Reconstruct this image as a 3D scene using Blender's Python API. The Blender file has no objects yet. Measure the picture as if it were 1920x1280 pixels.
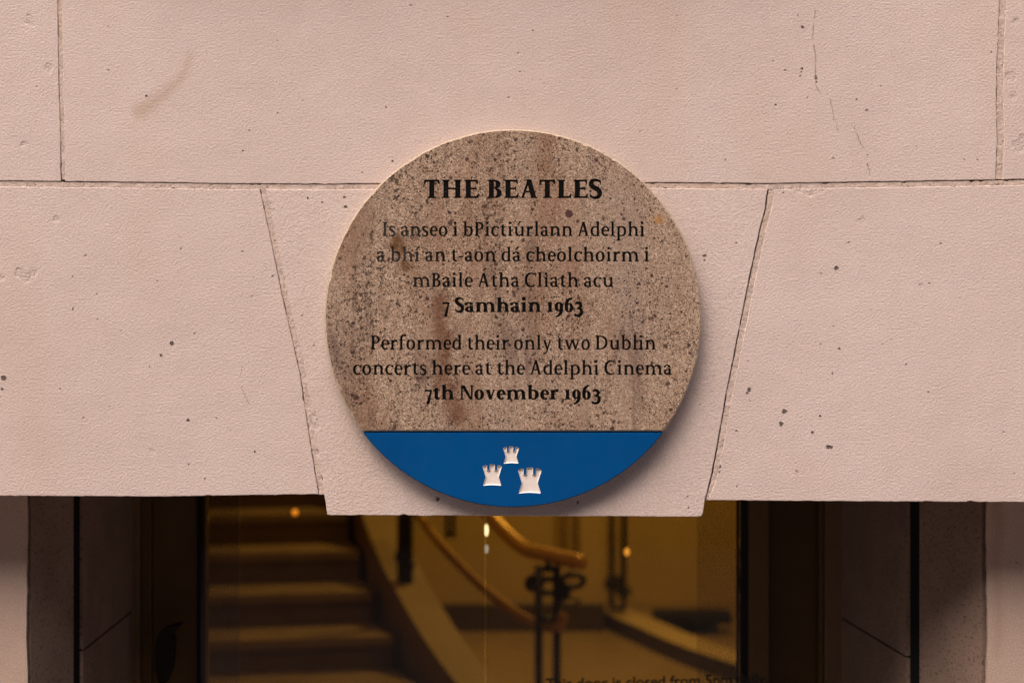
import bpy, bmesh, math, random
from mathutils import Vector
from mathutils.geometry import delaunay_2d_cdt
R = math.radians
random.seed(7)
scene = bpy.context.scene
COL = scene.collection

# ------------------------------------------------------------------ camera, sky, sun, exposure
CAM_D = 2.267            # camera to wall front
EYE = 2.4
F = 50 / 36 * 1920       # focal length in photo pixels
cam = bpy.data.cameras.new('camera')
cam.lens = 50
cam.sensor_width = 36
cam.clip_start = 0.05
cam.clip_end = 300
cam.dof.use_dof = True
cam.dof.focus_distance = CAM_D - 0.02
cam.dof.aperture_fstop = 2.6
cam.dof.aperture_blades = 0
camo = bpy.data.objects.new('camera', cam)
COL.objects.link(camo)
camo.location = (0, -CAM_D, EYE)
camo.rotation_euler = (R(90), 0, 0)
scene.camera = camo

SUN_EL, SUN_AZ = 56, -32      # azimuth from straight out of the wall, minus = to the viewer's left
world = bpy.data.worlds.new('World')
scene.world = world
world.use_nodes = True
wn = world.node_tree.nodes
wl = world.node_tree.links
bg = wn['Background']
sky = wn.new('ShaderNodeTexSky')
sky.sky_type = 'NISHITA'
sky.sun_disc = False
sky.sun_elevation = R(SUN_EL)
sky.air_density = 0.75
sky.dust_density = 8.0
sky.ozone_density = 0.0
wl.new(sky.outputs[0], bg.inputs[0])
bg.inputs[1].default_value = 0.15
sl = bpy.data.lights.new('sun', 'SUN')
sl.energy = 1.65
sl.angle = R(62)
sl.color = (1.0, 0.89, 0.81)
so = bpy.data.objects.new('sun', sl)
COL.objects.link(so)
to_sun = Vector((math.sin(R(SUN_AZ)) * math.cos(R(SUN_EL)), -math.cos(R(SUN_AZ)) * math.cos(R(SUN_EL)), math.sin(R(SUN_EL))))
so.rotation_euler = to_sun.to_track_quat('Z', 'Y').to_euler()
so.location = (-3, -6, 9)
sky.sun_rotation = math.atan2(to_sun.x, to_sun.y)
vs = scene.view_settings
vs.view_transform = 'Standard'
vs.look = 'None'
vs.gamma = 1
vs.exposure = 0.57
scene.render.engine = 'CYCLES'
scene.cycles.use_denoising = True
scene.cycles.denoising_prefilter = 'NONE'
scene.cycles.use_adaptive_sampling = False
scene.cycles.max_bounces = 8
scene.cycles.diffuse_bounces = 3
scene.cycles.caustics_reflective = False
scene.cycles.sample_clamp_indirect = 1.5
scene.cycles.sample_clamp_direct = 6

# ------------------------------------------------------------------ helpers
def link(o):
    COL.objects.link(o)
    return o

def tag(o, label=None, cat=None, group=None, kind=None):
    if label: o['label'] = label
    if cat: o['category'] = cat
    if group: o['group'] = group
    if kind: o['kind'] = kind
    return o

def empty(name, loc=(0, 0, 0), label=None, cat=None, group=None):
    o = bpy.data.objects.new(name, None)
    o.empty_display_size = 0.1
    o.location = loc
    link(o)
    return tag(o, label, cat, group)

def mesh_obj(name, verts, faces, mat, parent=None, smooth=False, mat_idx=None):
    me = bpy.data.meshes.new(name)
    me.from_pydata([tuple(v) for v in verts], [], faces)
    bm = bmesh.new()
    bm.from_mesh(me)
    bmesh.ops.recalc_face_normals(bm, faces=bm.faces)
    bm.to_mesh(me)
    bm.free()
    for m in (mat if isinstance(mat, (list, tuple)) else [mat]):
        me.materials.append(m)
    if mat_idx:
        me.polygons.foreach_set('material_index', mat_idx)
    if smooth:
        me.polygons.foreach_set('use_smooth', [True] * len(me.polygons))
    o = bpy.data.objects.new(name, me)
    if parent: o.parent = parent
    return link(o)

class MB:
    def __init__(s): s.v = []; s.f = []
    def add(s, vs, fs):
        n = len(s.v)
        s.v += [tuple(v) for v in vs]
        s.f += [tuple(i + n for i in f) for f in fs]
        return s
    def box(s, x0, x1, y0, y1, z0, z1):
        vs = [(x, y, z) for x in (x0, x1) for y in (y0, y1) for z in (z0, z1)]
        return s.add(vs, [(0, 1, 3, 2), (4, 6, 7, 5), (0, 4, 5, 1), (2, 3, 7, 6), (0, 2, 6, 4), (1, 5, 7, 3)])
    def bbox(s, x0, x1, y0, y1, z0, z1, b=0.003):
        bm = bmesh.new()
        bmesh.ops.create_cube(bm, size=1)
        for v in bm.verts:
            v.co = Vector(((x0 + x1) / 2 + v.co.x * (x1 - x0), (y0 + y1) / 2 + v.co.y * (y1 - y0), (z0 + z1) / 2 + v.co.z * (z1 - z0)))
        bmesh.ops.bevel(bm, geom=bm.edges[:], offset=b, segments=2, profile=0.5, affect='EDGES')
        bm.verts.index_update()
        s.add([v.co for v in bm.verts], [[v.index for v in f.verts] for f in bm.faces])
        bm.free()
        return s
    def prism(s, loop, y0, y1):
        """loop of (x, z), extruded from y0 to y1"""
        n = len(loop)
        vs = [(x, y0, z) for x, z in loop] + [(x, y1, z) for x, z in loop]
        fs = [tuple(range(n)), tuple(range(2 * n - 1, n - 1, -1))] + [(i, (i + 1) % n, n + (i + 1) % n, n + i) for i in range(n)]
        return s.add(vs, fs)
    def plan(s, loop, z0, z1):
        n = len(loop)
        vs = [(x, y, z0) for x, y in loop] + [(x, y, z1) for x, y in loop]
        fs = [tuple(range(n - 1, -1, -1)), tuple(range(n, 2 * n))] + [(i, (i + 1) % n, n + (i + 1) % n, n + i) for i in range(n)]
        return s.add(vs, fs)
    def tube(s, pts, r, n=12, caps=True):
        pts = [Vector(p) for p in pts]
        rr = r if isinstance(r, (list, tuple)) else [r] * len(pts)
        base = len(s.v)
        up = None
        for i, p in enumerate(pts):
            t = (pts[min(i + 1, len(pts) - 1)] - pts[max(i - 1, 0)]).normalized()
            if up is None:
                up = t.orthogonal().normalized()
            up = (up - t * up.dot(t)).normalized()
            b = t.cross(up)
            for k in range(n):
                a = 2 * math.pi * k / n
                s.v.append(tuple(p + (up * math.cos(a) + b * math.sin(a)) * rr[i]))
        for i in range(len(pts) - 1):
            for k in range(n):
                a, b2 = base + i * n + k, base + i * n + (k + 1) % n
                s.f.append((a, b2, b2 + n, a + n))
        if caps:
            s.f.append(tuple(base + k for k in range(n - 1, -1, -1)))
            e = base + (len(pts) - 1) * n
            s.f.append(tuple(e + k for k in range(n)))
        return s
    def ring(s, c, rx, rz, r, n=24):
        """an upright ring in the x-z plane"""
        base = len(s.v)
        m = 8
        for i in range(n):
            a = 2 * math.pi * i / n
            d = Vector((math.cos(a), 0, math.sin(a)))
            p = Vector(c) + Vector((math.cos(a) * rx, 0, math.sin(a) * rz))
            for k in range(m):
                b = 2 * math.pi * k / m
                s.v.append(tuple(p + (d * math.cos(b) + Vector((0, 1, 0)) * math.sin(b)) * r))
        for i in range(n):
            for k in range(m):
                j = (i + 1) % n
                s.f.append((base + i * m + k, base + i * m + (k + 1) % m, base + j * m + (k + 1) % m, base + j * m + k))
        return s
    def ball(s, c, rx, ry, rz, n=14):
        base = len(s.v)
        for i in range(n + 1):
            t = math.pi * i / n
            for k in range(n):
                a = 2 * math.pi * k / n
                s.v.append((c[0] + rx * math.sin(t) * math.cos(a), c[1] + ry * math.sin(t) * math.sin(a), c[2] + rz * math.cos(t)))
        for i in range(n):
            for k in range(n):
                s.f.append((base + i * n + k, base + i * n + (k + 1) % n, base + (i + 1) * n + (k + 1) % n, base + (i + 1) * n + k))
        return s
    def build(s, name, mat, parent=None, smooth=False):
        return mesh_obj(name, s.v, s.f, mat, parent, smooth)

def smooth_path(pts, k=6):
    """Catmull-Rom through the points"""
    P = [Vector(p) for p in pts]
    P = [P[0] * 2 - P[1]] + P + [P[-1] * 2 - P[-2]]
    out = []
    for i in range(1, len(P) - 2):
        for j in range(k):
            t = j / k
            a, b, c, d = P[i - 1], P[i], P[i + 1], P[i + 2]
            out.append(0.5 * ((2 * b) + (c - a) * t + (2 * a - 5 * b + 4 * c - d) * t * t + (3 * b - a - 3 * c + d) * t ** 3))
    out.append(P[-2])
    return out

S0 = CAM_D / F                       # metres per photo pixel on the wall front
def wx(px): return (px - 960) * S0
def wz(py): return EYE - (py - 640) * S0
def at(px, py, Z):                   # a survey point: photo pixel + distance from the camera -> metres
    return Vector(((px - 960) * Z / F, Z - CAM_D, EYE - (py - 640) * Z / F))

# ------------------------------------------------------------------ node helpers
class NT:
    def __init__(s, name):
        s.m = bpy.data.materials.new(name)
        s.m.use_nodes = True
        s.t = s.m.node_tree
        s.b = s.t.nodes['Principled BSDF']
        s.out = s.t.nodes['Material Output']
        s._co = None
    def n(s, typ, **kw):
        nd = s.t.nodes.new(typ)
        for k, v in kw.items(): setattr(nd, k, v)
        return nd
    def set(s, sock, v):
        if hasattr(v, 'is_linked') or isinstance(v, bpy.types.NodeSocket): s.t.links.new(v, sock)
        elif v is not None:
            if isinstance(v, (tuple, list)) and len(v) == 3 and len(sock.default_value) == 4: v = (*v, 1)
            sock.default_value = v
    def co(s):
        if s._co is None: s._co = s.n('ShaderNodeTexCoord').outputs['Object']
        return s._co
    def math(s, op, a, b=None, c=None, clamp=False):
        nd = s.n('ShaderNodeMath', operation=op, use_clamp=clamp)
        for i, v in enumerate((a, b, c)):
            if v is not None: s.set(nd.inputs[i], v)
        return nd.outputs[0]
    def vmath(s, op, a, b=None):
        nd = s.n('ShaderNodeVectorMath', operation=op)
        s.set(nd.inputs[0], a)
        if b is not None: s.set(nd.inputs[1], b)
        return nd.outputs[1] if op in ('DISTANCE', 'LENGTH', 'DOT_PRODUCT') else nd.outputs[0]
    def noise(s, scale, detail=3, rough=0.55, co=None, dist=0.0, col=False):
        nd = s.n('ShaderNodeTexNoise')
        s.set(nd.inputs['Vector'], co or s.co())
        nd.inputs['Scale'].default_value = scale
        nd.inputs['Detail'].default_value = detail
        nd.inputs['Roughness'].default_value = rough
        nd.inputs['Distortion'].default_value = dist
        return nd.outputs[1 if col else 0]
    def voro(s, scale, co=None, feature='F1', rnd=1.0):
        nd = s.n('ShaderNodeTexVoronoi', feature=feature)
        s.set(nd.inputs['Vector'], co or s.co())
        nd.inputs['Scale'].default_value = scale
        nd.inputs['Randomness'].default_value = rnd
        return nd.outputs
    def rng(s, v, a, b, c=0.0, d=1.0, smooth=False):
        nd = s.n('ShaderNodeMapRange', clamp=True)
        if smooth: nd.interpolation_type = 'SMOOTHSTEP'
        s.set(nd.inputs[0], v)
        for i, q in enumerate((a, b, c, d)): nd.inputs[i + 1].default_value = q
        return nd.outputs[0]
    def mix(s, f, a, b, mode='MIX'):
        nd = s.n('ShaderNodeMix', data_type='RGBA', blend_type=mode)
        s.set(nd.inputs[0], f)
        s.set(nd.inputs[6], a)
        s.set(nd.inputs[7], b)
        return nd.outputs[2]
    def ramp(s, f, stops, interp='LINEAR'):
        nd = s.n('ShaderNodeValToRGB')
        cr = nd.color_ramp
        cr.interpolation = interp
        while len(cr.elements) < len(stops): cr.elements.new(0.5)
        for e, (p, c) in zip(cr.elements, stops):
            e.position = p
            e.color = (*c, 1)
        s.set(nd.inputs[0], f)
        return nd.outputs[0]
    def scaled(s, v3):
        return s.vmath('MULTIPLY', s.co(), v3)
    def bump(s, h, dist, strength=1.0, normal=None):
        nd = s.n('ShaderNodeBump')
        nd.inputs['Strength'].default_value = strength
        nd.inputs['Distance'].default_value = dist
        s.set(nd.inputs['Height'], h)
        if normal is not None: s.set(nd.inputs['Normal'], normal)
        return nd.outputs[0]
    def spots(s, pts, warp=None):
        """signed distance to the nearest of discs (x, z, r); y is ignored"""
        flat = s.vmath('MULTIPLY', s.co(), (1, 0, 1))
        if warp is not None: flat = s.vmath('ADD', flat, warp)
        cur = None
        for x, z, r in pts:
            d = s.math('SUBTRACT', s.vmath('DISTANCE', flat, (x, 0, z)), r)
            cur = d if cur is None else s.math('MINIMUM', cur, d)
        return cur
    def warp(s, scale, amp):
        c = s.noise(scale, 3, 0.6, col=True)
        v = s.vmath('SUBTRACT', c, (0.5, 0.5, 0.5))
        return s.vmath('MULTIPLY', v, (amp, 0, amp))
    def done(s, color=None, rough=None, normal=None, **kw):
        b = s.b
        if color is not None: s.set(b.inputs['Base Color'], color)
        if rough is not None: s.set(b.inputs['Roughness'], rough)
        if normal is not None: s.set(b.inputs['Normal'], normal)
        for k, v in kw.items(): s.set(b.inputs[k], v)
        return s.m

def line_spots(pts, r, step=2.2):
    """spots laid along a pixel polyline, as metres on the wall front"""
    out = []
    for (x0, y0), (x1, y1) in zip(pts, pts[1:]):
        n = max(1, int(math.hypot(x1 - x0, y1 - y0) / step))
        for i in range(n):
            t = i / n
            out.append((wx(x0 + (x1 - x0) * t), wz(y0 + (y1 - y0) * t), r * S0))
    return out

def chain(lst, n=5):
    out = []
    for a, b in zip(lst, lst[1:]):
        for i in range(n): out.append(tuple(p + (q - p) * i / n for p, q in zip(a, b)))
    return out + [lst[-1]]
def wall_spots(lst): return [(wx(x), wz(y), r * S0) for x, y, r in lst]

# ------------------------------------------------------------------ materials
LIME_A = (0.622, 0.507, 0.474)
LIME_B = (0.562, 0.447, 0.412)
def limestone(name, pits=(), stains=(), chips=(), cracks=(), rough_edge=1.0, tint=(1, 1, 1)):
    t = NT(name)
    big = t.noise(2.3, 4, 0.6)
    mid = t.noise(14, 4, 0.6)
    fine = t.noise(330, 3, 0.7)
    f = t.math('ADD', t.math('MULTIPLY', big, 0.65), t.math('MULTIPLY', mid, 0.35))
    c = t.mix(t.rng(f, 0.36, 0.64), tuple(a * b for a, b in zip(LIME_B, tint)), tuple(a * b for a, b in zip(LIME_A, tint)))
    c = t.mix(t.rng(t.noise(5.5, 3, 0.5, t.scaled((1, 1, 0.35))), 0.52, 0.75, 0, 0.30), c, (0.53, 0.36, 0.27))
    c = t.mix(t.rng(t.noise(380, 2, 0.7), 0.32, 0.52, 0.36, 0.0), c, (0.40, 0.30, 0.255))
    c = t.mix(t.rng(t.noise(340, 2, 0.7, t.vmath('ADD', t.co(), (3, 1, 2))), 0.52, 0.72, 0.0, 0.34), c, (0.80, 0.70, 0.66))
    c = t.mix(t.rng(t.noise(6.5, 5, 0.7), 0.56, 0.72, 0, 0.16), c, (0.40, 0.33, 0.30))
    # shell-like grit marks and pin holes
    wco = t.vmath('ADD', t.co(), t.vmath('MULTIPLY', t.noise(60, 2, col=True), (0.012, 0.012, 0.012)))
    v = t.voro(52, wco)
    sel = t.math('GREATER_THAN', t.n('ShaderNodeSeparateColor').outputs[0], 2)
    sc = t.n('ShaderNodeSeparateColor')
    t.set(sc.inputs[0], v[1])
    pin = t.math('MULTIPLY', t.rng(v[0], 0.055, 0.11, 1, 0), t.math('GREATER_THAN', sc.outputs[0], 0.80))
    c = t.mix(t.math('MULTIPLY', pin, 0.75), c, (0.20, 0.135, 0.10))
    v2 = t.voro(34, t.vmath('MULTIPLY', wco, (1.0, 1.0, 2.1)))
    sc2 = t.n('ShaderNodeSeparateColor')
    t.set(sc2.inputs[0], v2[1])
    shell = t.math('MULTIPLY', t.rng(v2[0], 0.08, 0.14, 1, 0), t.math('GREATER_THAN', sc2.outputs[1], 0.60))
    h = t.math('ADD', t.math('MULTIPLY', t.noise(300, 3, 0.65), 1.3), t.math('MULTIPLY', t.noise(120, 2, 0.55), 0.12))
    h = t.math('ADD', h, t.math('MULTIPLY', t.noise(9, 3, 0.5), 1.6))
    h = t.math('SUBTRACT', h, t.math('MULTIPLY', pin, 1.0))
    h = t.math('ADD', h, t.math('MULTIPLY', shell, 1.0))
    if stains:
        d = t.spots(stains, t.warp(22, 0.012))
        c = t.mix(t.rng(d, -0.009, 0.012, 0.38, 0, True), c, (0.35, 0.21, 0.12))
    if chips:
        d = t.spots(chips, t.warp(55, 0.014))
        k = t.rng(d, -0.003, 0.003, 1, 0, True)
        c = t.mix(t.math('MULTIPLY', k, 0.35), c, (0.60, 0.49, 0.45))
        h = t.math('SUBTRACT', h, t.math('MULTIPLY', k, t.math('ADD', t.math('MULTIPLY', t.noise(110, 4, 0.75), 4.5), -1.6)))
    if cracks:
        d = t.spots(cracks, t.warp(90, 0.004))
        k = t.math('MULTIPLY', t.rng(d, 0, 0.0008, 1, 0), t.rng(t.noise(45, 2), 0.38, 0.52))
        c = t.mix(t.math('MULTIPLY', k, 0.32), c, (0.20, 0.13, 0.10))
        h = t.math('SUBTRACT', h, t.math('MULTIPLY', k, 1.0))
    if pits:
        d = t.spots(pits, t.warp(210, 0.0065))
        k = t.rng(d, -0.0007, 0.0007, 1, 0)
        c = t.mix(t.math('MULTIPLY', k, 0.9), c, (0.075, 0.055, 0.045))
        h = t.math('SUBTRACT', h, t.math('MULTIPLY', k, 3.0))
    return t.done(c, 0.9, t.bump(h, 0.00115, 1.0), **{'Specular IOR Level': 0.25})

def mortar_mat():
    t = NT('lime mortar')
    c = t.mix(t.rng(t.noise(60, 4, 0.7), 0.35, 0.7), (0.50, 0.39, 0.34), (0.61, 0.485, 0.44))
    c = t.mix(t.rng(t.noise(260, 3, 0.7), 0.57, 0.66, 0, 0.7), c, (0.22, 0.15, 0.11))
    c = t.mix(t.rng(t.noise(7, 2), 0.5, 0.65, 0, 0.22), c, (0.50, 0.33, 0.21))
    h = t.math('ADD', t.noise(180, 4, 0.7), t.math('MULTIPLY', t.noise(50, 2), 1.2))
    return t.done(c, 0.95, t.bump(h, 0.0025), **{'Specular IOR Level': 0.2})

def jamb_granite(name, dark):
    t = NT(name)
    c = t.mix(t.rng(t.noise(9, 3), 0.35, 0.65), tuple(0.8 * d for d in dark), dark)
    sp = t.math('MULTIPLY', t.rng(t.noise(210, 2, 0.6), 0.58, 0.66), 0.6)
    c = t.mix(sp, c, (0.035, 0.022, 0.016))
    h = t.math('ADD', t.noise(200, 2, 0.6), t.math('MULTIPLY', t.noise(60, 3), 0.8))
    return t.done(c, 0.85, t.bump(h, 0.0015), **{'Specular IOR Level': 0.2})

def plain(name, col, rough=0.5, metal=0.0, var=0.12, scale=30, bump=0.0, spec=0.5):
    t = NT(name)
    c = t.mix(t.rng(t.noise(scale, 4, 0.6), 0.3, 0.7), tuple(k * (1 - var) for k in col), tuple(min(1, k * (1 + var)) for k in col))
    nrm = t.bump(t.noise(scale * 4, 3), bump) if bump else None
    return t.done(c, rough, nrm, Metallic=metal, **{'Specular IOR Level': spec})

def emitter(name, col, strength):
    t = NT(name)
    t.m.cycles.emission_sampling = 'NONE'
    return t.done((0.8, 0.7, 0.5), 0.4, **{'Emission Color': (*col, 1), 'Emission Strength': strength})

def glass_mat(name, tint=(1, 1, 1), milk=0.0):
    t = NT(name)
    t.t.nodes.remove(t.b)
    tr = t.n('ShaderNodeBsdfTransparent')
    tr.inputs[0].default_value = (*tint, 1)
    gl = t.n('ShaderNodeBsdfGlossy')
    gl.inputs['Roughness'].default_value = 0.02
    fr = t.n('ShaderNodeFresnel')
    fr.inputs[0].default_value = 1.45
    mx = t.n('ShaderNodeMixShader')
    t.set(mx.inputs[0], fr.outputs[0])
    t.set(mx.inputs[1], tr.outputs[0])
    t.set(mx.inputs[2], gl.outputs[0])
    last = mx.outputs[0]
    if milk:
        df = t.n('ShaderNodeBsdfDiffuse')
        df.inputs[0].default_value = (0.7, 0.6, 0.52, 1)
        m2 = t.n('ShaderNodeMixShader')
        m2.inputs[0].default_value = milk
        t.set(m2.inputs[1], last)
        t.set(m2.inputs[2], df.outputs[0])
        last = m2.outputs[0]
    t.set(t.out.inputs[0], last)
    return t.m

M = {}
M['mortar'] = mortar_mat()
M['void'] = plain('joint shadow', (0.05, 0.035, 0.028), 0.95)
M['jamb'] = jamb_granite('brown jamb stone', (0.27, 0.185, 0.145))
M['lime_plain'] = limestone('pilaster limestone', tint=(0.80, 0.71, 0.63))
M['channel'] = plain('black channel steel', (0.006, 0.006, 0.006), 0.6, 0, 0.1, 30, 0, 0.1)
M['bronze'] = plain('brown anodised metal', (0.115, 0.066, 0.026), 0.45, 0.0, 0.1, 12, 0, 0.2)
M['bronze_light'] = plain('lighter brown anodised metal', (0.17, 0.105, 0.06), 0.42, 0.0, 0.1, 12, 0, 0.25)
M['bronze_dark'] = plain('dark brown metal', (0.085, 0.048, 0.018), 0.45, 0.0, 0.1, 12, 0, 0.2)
M['gasket'] = plain('black gasket', (0.009, 0.009, 0.011), 0.6, 0, 0.1, 30, 0, 0.15)
M['handle'] = plain('black handle', (0.016, 0.011, 0.007), 0.5, 0, 0.1, 30, 0, 0.15)
M['glass'] = glass_mat('door glass', (0.64, 0.61, 0.56))
M['glass2'] = glass_mat('glass with painted sheen', (0.96, 0.95, 0.94), 0.09)  # milky mix puts a pale reflection band into the pane
M['glass_edge'] = plain('polished glass edge', (0.035, 0.03, 0.014), 0.35)
M['ink'] = plain('black vinyl lettering', (0.012, 0.010, 0.009), 0.6)
M['iron'] = plain('black wrought iron', (0.010, 0.007, 0.005), 0.5)
M['brass'] = plain('brown varnished handrail', (0.50, 0.29, 0.095), 0.34, 0.4, 0.15, 8, 0, 0.8)
M['brass_hi'] = plain('polished brass handrail', (0.80, 0.50, 0.18), 0.34, 0.6, 0.1, 8, 0, 0.9)
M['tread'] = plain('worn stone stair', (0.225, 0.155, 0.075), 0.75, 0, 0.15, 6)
M['riser'] = plain('shaded stair riser', (0.13, 0.08, 0.04), 0.8, 0, 0.15, 6)  # darker than the treads: the riser's shade is put into the colour
M['curb'] = plain('painted stone string', (0.27, 0.19, 0.095), 0.6, 0, 0.1, 4)
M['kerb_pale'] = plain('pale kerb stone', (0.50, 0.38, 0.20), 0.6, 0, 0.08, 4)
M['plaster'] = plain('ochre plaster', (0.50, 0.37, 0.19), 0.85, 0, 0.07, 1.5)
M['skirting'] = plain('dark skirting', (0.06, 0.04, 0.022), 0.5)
M['lobby_floor'] = plain('lobby stone floor', (0.30, 0.21, 0.10), 0.5, 0, 0.12, 3)
M['black_box'] = plain('black fabric', (0.010, 0.008, 0.006), 0.9)
M['lamp_orange'] = emitter('orange bulb', (1.0, 0.30, 0.02), 1.5)
M['lamp_amber'] = emitter('amber bulb', (1.0, 0.42, 0.05), 1.4)
M['glint_cream'] = emitter('cream glint', (1.0, 0.78, 0.38), 1.5)  # self-lit stand-in for a lamp's reflection, no bulb there
M['glint_dim'] = emitter('dim cream glint', (0.9, 0.72, 0.5), 0.35)  # same painted reflection, fainter
M['lamp_ceiling'] = emitter('ceiling lamp glass', (1.0, 0.6, 0.22), 3.0)
M['paving'] = plain('street paving', (0.16, 0.14, 0.13), 0.8, 0, 0.2, 5, 0.002)
M['brick'] = plain('dark brick', (0.075, 0.045, 0.035), 0.85, 0, 0.25, 5)
M['window_dark'] = plain('dark window', (0.02, 0.022, 0.025), 0.25)

# ------------------------------------------------------------------ stone façade
def resample(pts, step, jit, rnd, chip=0.0):
    """closed pixel polygon; corner coordinates kept, sides subdivided and roughened"""
    out = []
    n = len(pts)
    for i in range(n):
        (x0, y0), (x1, y1) = pts[i][:2], pts[(i + 1) % n][:2]
        L = math.hypot(x1 - x0, y1 - y0)
        k = max(1, int(L / step))
        if L > 700 and (x0 < -100 or x0 > 2020 or y0 < -100): k = 6
        nx, ny = (y1 - y0) / max(L, 1e-6), -(x1 - x0) / max(L, 1e-6)
        for j in range(k):
            t = j / k
            d = rnd.gauss(0, jit) if j else 0
            if j and rnd.random() < chip: d -= rnd.uniform(0.6, 2.2) * CH_SIGN
            out.append((x0 + (x1 - x0) * t + nx * d, y0 + (y1 - y0) * t + ny * d))
    return out
CH_SIGN = 1

def area2(p):
    return sum(p[i][0] * p[(i + 1) % len(p)][1] - p[(i + 1) % len(p)][0] * p[i][1] for i in range(len(p)))

def inset(p, d):
    n = len(p)
    s = 1 if area2(p) > 0 else -1
    out = []
    for i in range(n):
        a, b, c = Vector(p[i - 1]), Vector(p[i]), Vector(p[(i + 1) % n])
        e1, e2 = (b - a), (c - b)
        n1 = Vector((-e1.y, e1.x)).normalized() if e1.length else Vector((0, 0))
        n2 = Vector((-e2.y, e2.x)).normalized() if e2.length else Vector((0, 0))
        m = (n1 + n2)
        m = m.normalized() if m.length > 1e-9 else n1
        out.append(tuple(b + m * d * s))
    return out

def cdt_fill(loops, mode=1, eps=1e-6):
    vs, es = [], []
    for lp in loops:
        b = len(vs)
        vs += [Vector(p) for p in lp]
        es += [(b + i, b + (i + 1) % len(lp)) for i in range(len(lp))]
    r = delaunay_2d_cdt(vs, es, [], mode, eps)
    return r[0], r[2]

def stone_block(name, pts, mat, parent, y0=0.0, depth=0.08, cham=1.1, step=9, jit=0.26, chip=0.025, seed=1):
    rnd = random.Random(seed)
    loop = [(wx(x), wz(y)) for x, y in resample(pts, step, jit, rnd, chip)]
    if area2(loop) < 0: loop.reverse()
    ins = inset(loop, cham * S0)
    v2, tris = cdt_fill([ins])
    n = len(loop)
    verts = [(v.x, y0, v.y) for v in v2]
    faces = [tuple(f) for f in tris]
    b = len(verts)
    verts += [(x, y0, z) for x, z in ins] + [(x, y0 + cham * S0 * 0.9, z) for x, z in loop] + [(x, y0 + depth, z) for x, z in loop]
    for i in range(n):
        j = (i + 1) % n
        faces.append((b + i, b + j, b + n + j, b + n + i))
        faces.append((b + n + i, b + n + j, b + 2 * n + j, b + 2 * n + i))
    o = mesh_obj(name, verts, faces, mat, parent)
    bm = bmesh.new()
    bm.from_mesh(o.data)
    bmesh.ops.remove_doubles(bm, verts=bm.verts, dist=1e-6)
    bmesh.ops.recalc_face_normals(bm, faces=bm.faces)
    # an open back: make the front look out of the wall
    fr = max(bm.faces, key=lambda f: f.calc_area() if abs(f.normal.y) > 0.9 else 0)
    if fr.normal.y > 0: bmesh.ops.reverse_faces(bm, faces=bm.faces)
    bm.to_mesh(o.data)
    bm.free()
    return o

facade = empty('stone_facade', (0, 0, 0), 'pale pink limestone front wall of large blocks with a wedge keystone over the doorway', 'wall')

mid_pits = wall_spots([(1505, 52, 2.6), (1530, 148, 2.2), (1529.5, 143, 1.8), (1530.5, 154, 1.5), (1504, 129, 1.6), (1502, 136, 1.1), (1501, 143, 1.0), (736, 302, 1.6), (455, 284, 1.5), (467, 245, 1.2), (275, 181, 1.8), (1627, 309, 1.3), (1454, 197, 1.5), (1625, 207, 1.6)])
mid_cracks = line_spots([(1529, 22), (1524, 71), (1529, 101), (1530, 160), (1539, 180)], 0.7, 2.6) + line_spots([(1557, 187), (1565, 225), (1572, 247)], 0.6, 2.6) + line_spots([(1602, 240), (1612, 266), (1623, 285), (1632, 333)], 0.6, 2.6)
mid_stain = wall_spots(chain([(358, 100, 0), (354, 118, 2), (346, 136, 4), (333, 154, 5), (318, 168, 7), (300, 182, 9), (280, 196, 11), (262, 208, 12)], 4))
left_pits = wall_spots([(323, 644, 3.6), (302, 666, 2.2), (353, 788, 2.2), (137, 579, 1.5), (7, 709, 4.8), (478, 847, 1.8), (281, 687, 1.2), (4, 730, 2), (385, 897, 1.5), (512, 518, 1.4), (354, 870, 1.2)])
left_chips = wall_spots([(36, 512, 9), (48, 520, 10), (62, 512, 8), (104, 412, 7), (284, 847, 5), (3, 520, 6)])
left_cracks = line_spots([(454, 690), (451, 712), (456, 735), (468, 760)], 0.7, 4)
right_pits = wall_spots([(1568, 503, 3.6), (1405, 731, 3.2), (1401, 737, 1.8), (1471, 771, 4.2), (1465, 795, 3.8), (1538, 780, 2.2), (1524, 811, 1.9), (1553, 838, 3), (1558, 838, 3), (1348, 789, 3), (1349, 875, 3), (1349, 884, 1.8), (1592, 454, 1.3), (1574, 654, 1.6), (1381, 807, 1.5), (1371, 691, 1.2), (1561, 700, 1.2)])
right_chips = wall_spots([(1500, 355, 7), (1520, 360, 9), (1540, 355, 7), (1616, 414, 6), (1726, 536, 4)])
key_pits = wall_spots([(648, 388, 3.0), (646, 370, 1.6), (578, 372, 1.6), (1321, 480, 2.4), (1321, 488, 1.4), (821, 935, 3.2), (1083, 941, 2.2), (604, 380, 1.2), (590, 648, 1.3)])
key_chips = wall_spots([(505, 385, 8), (510, 398, 8), (588, 780, 7), (592, 796, 9), (586, 830, 5), (660, 478, 6)])
tl_chips = wall_spots([(52, 38, 9), (60, 46, 7), (90, 128, 8), (45, 272, 6)])
tr_chips = wall_spots([(1896, 145, 10), (1912, 275, 12), (1918, 262, 8), (1900, 180, 7), (1905, 40, 7)])

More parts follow.
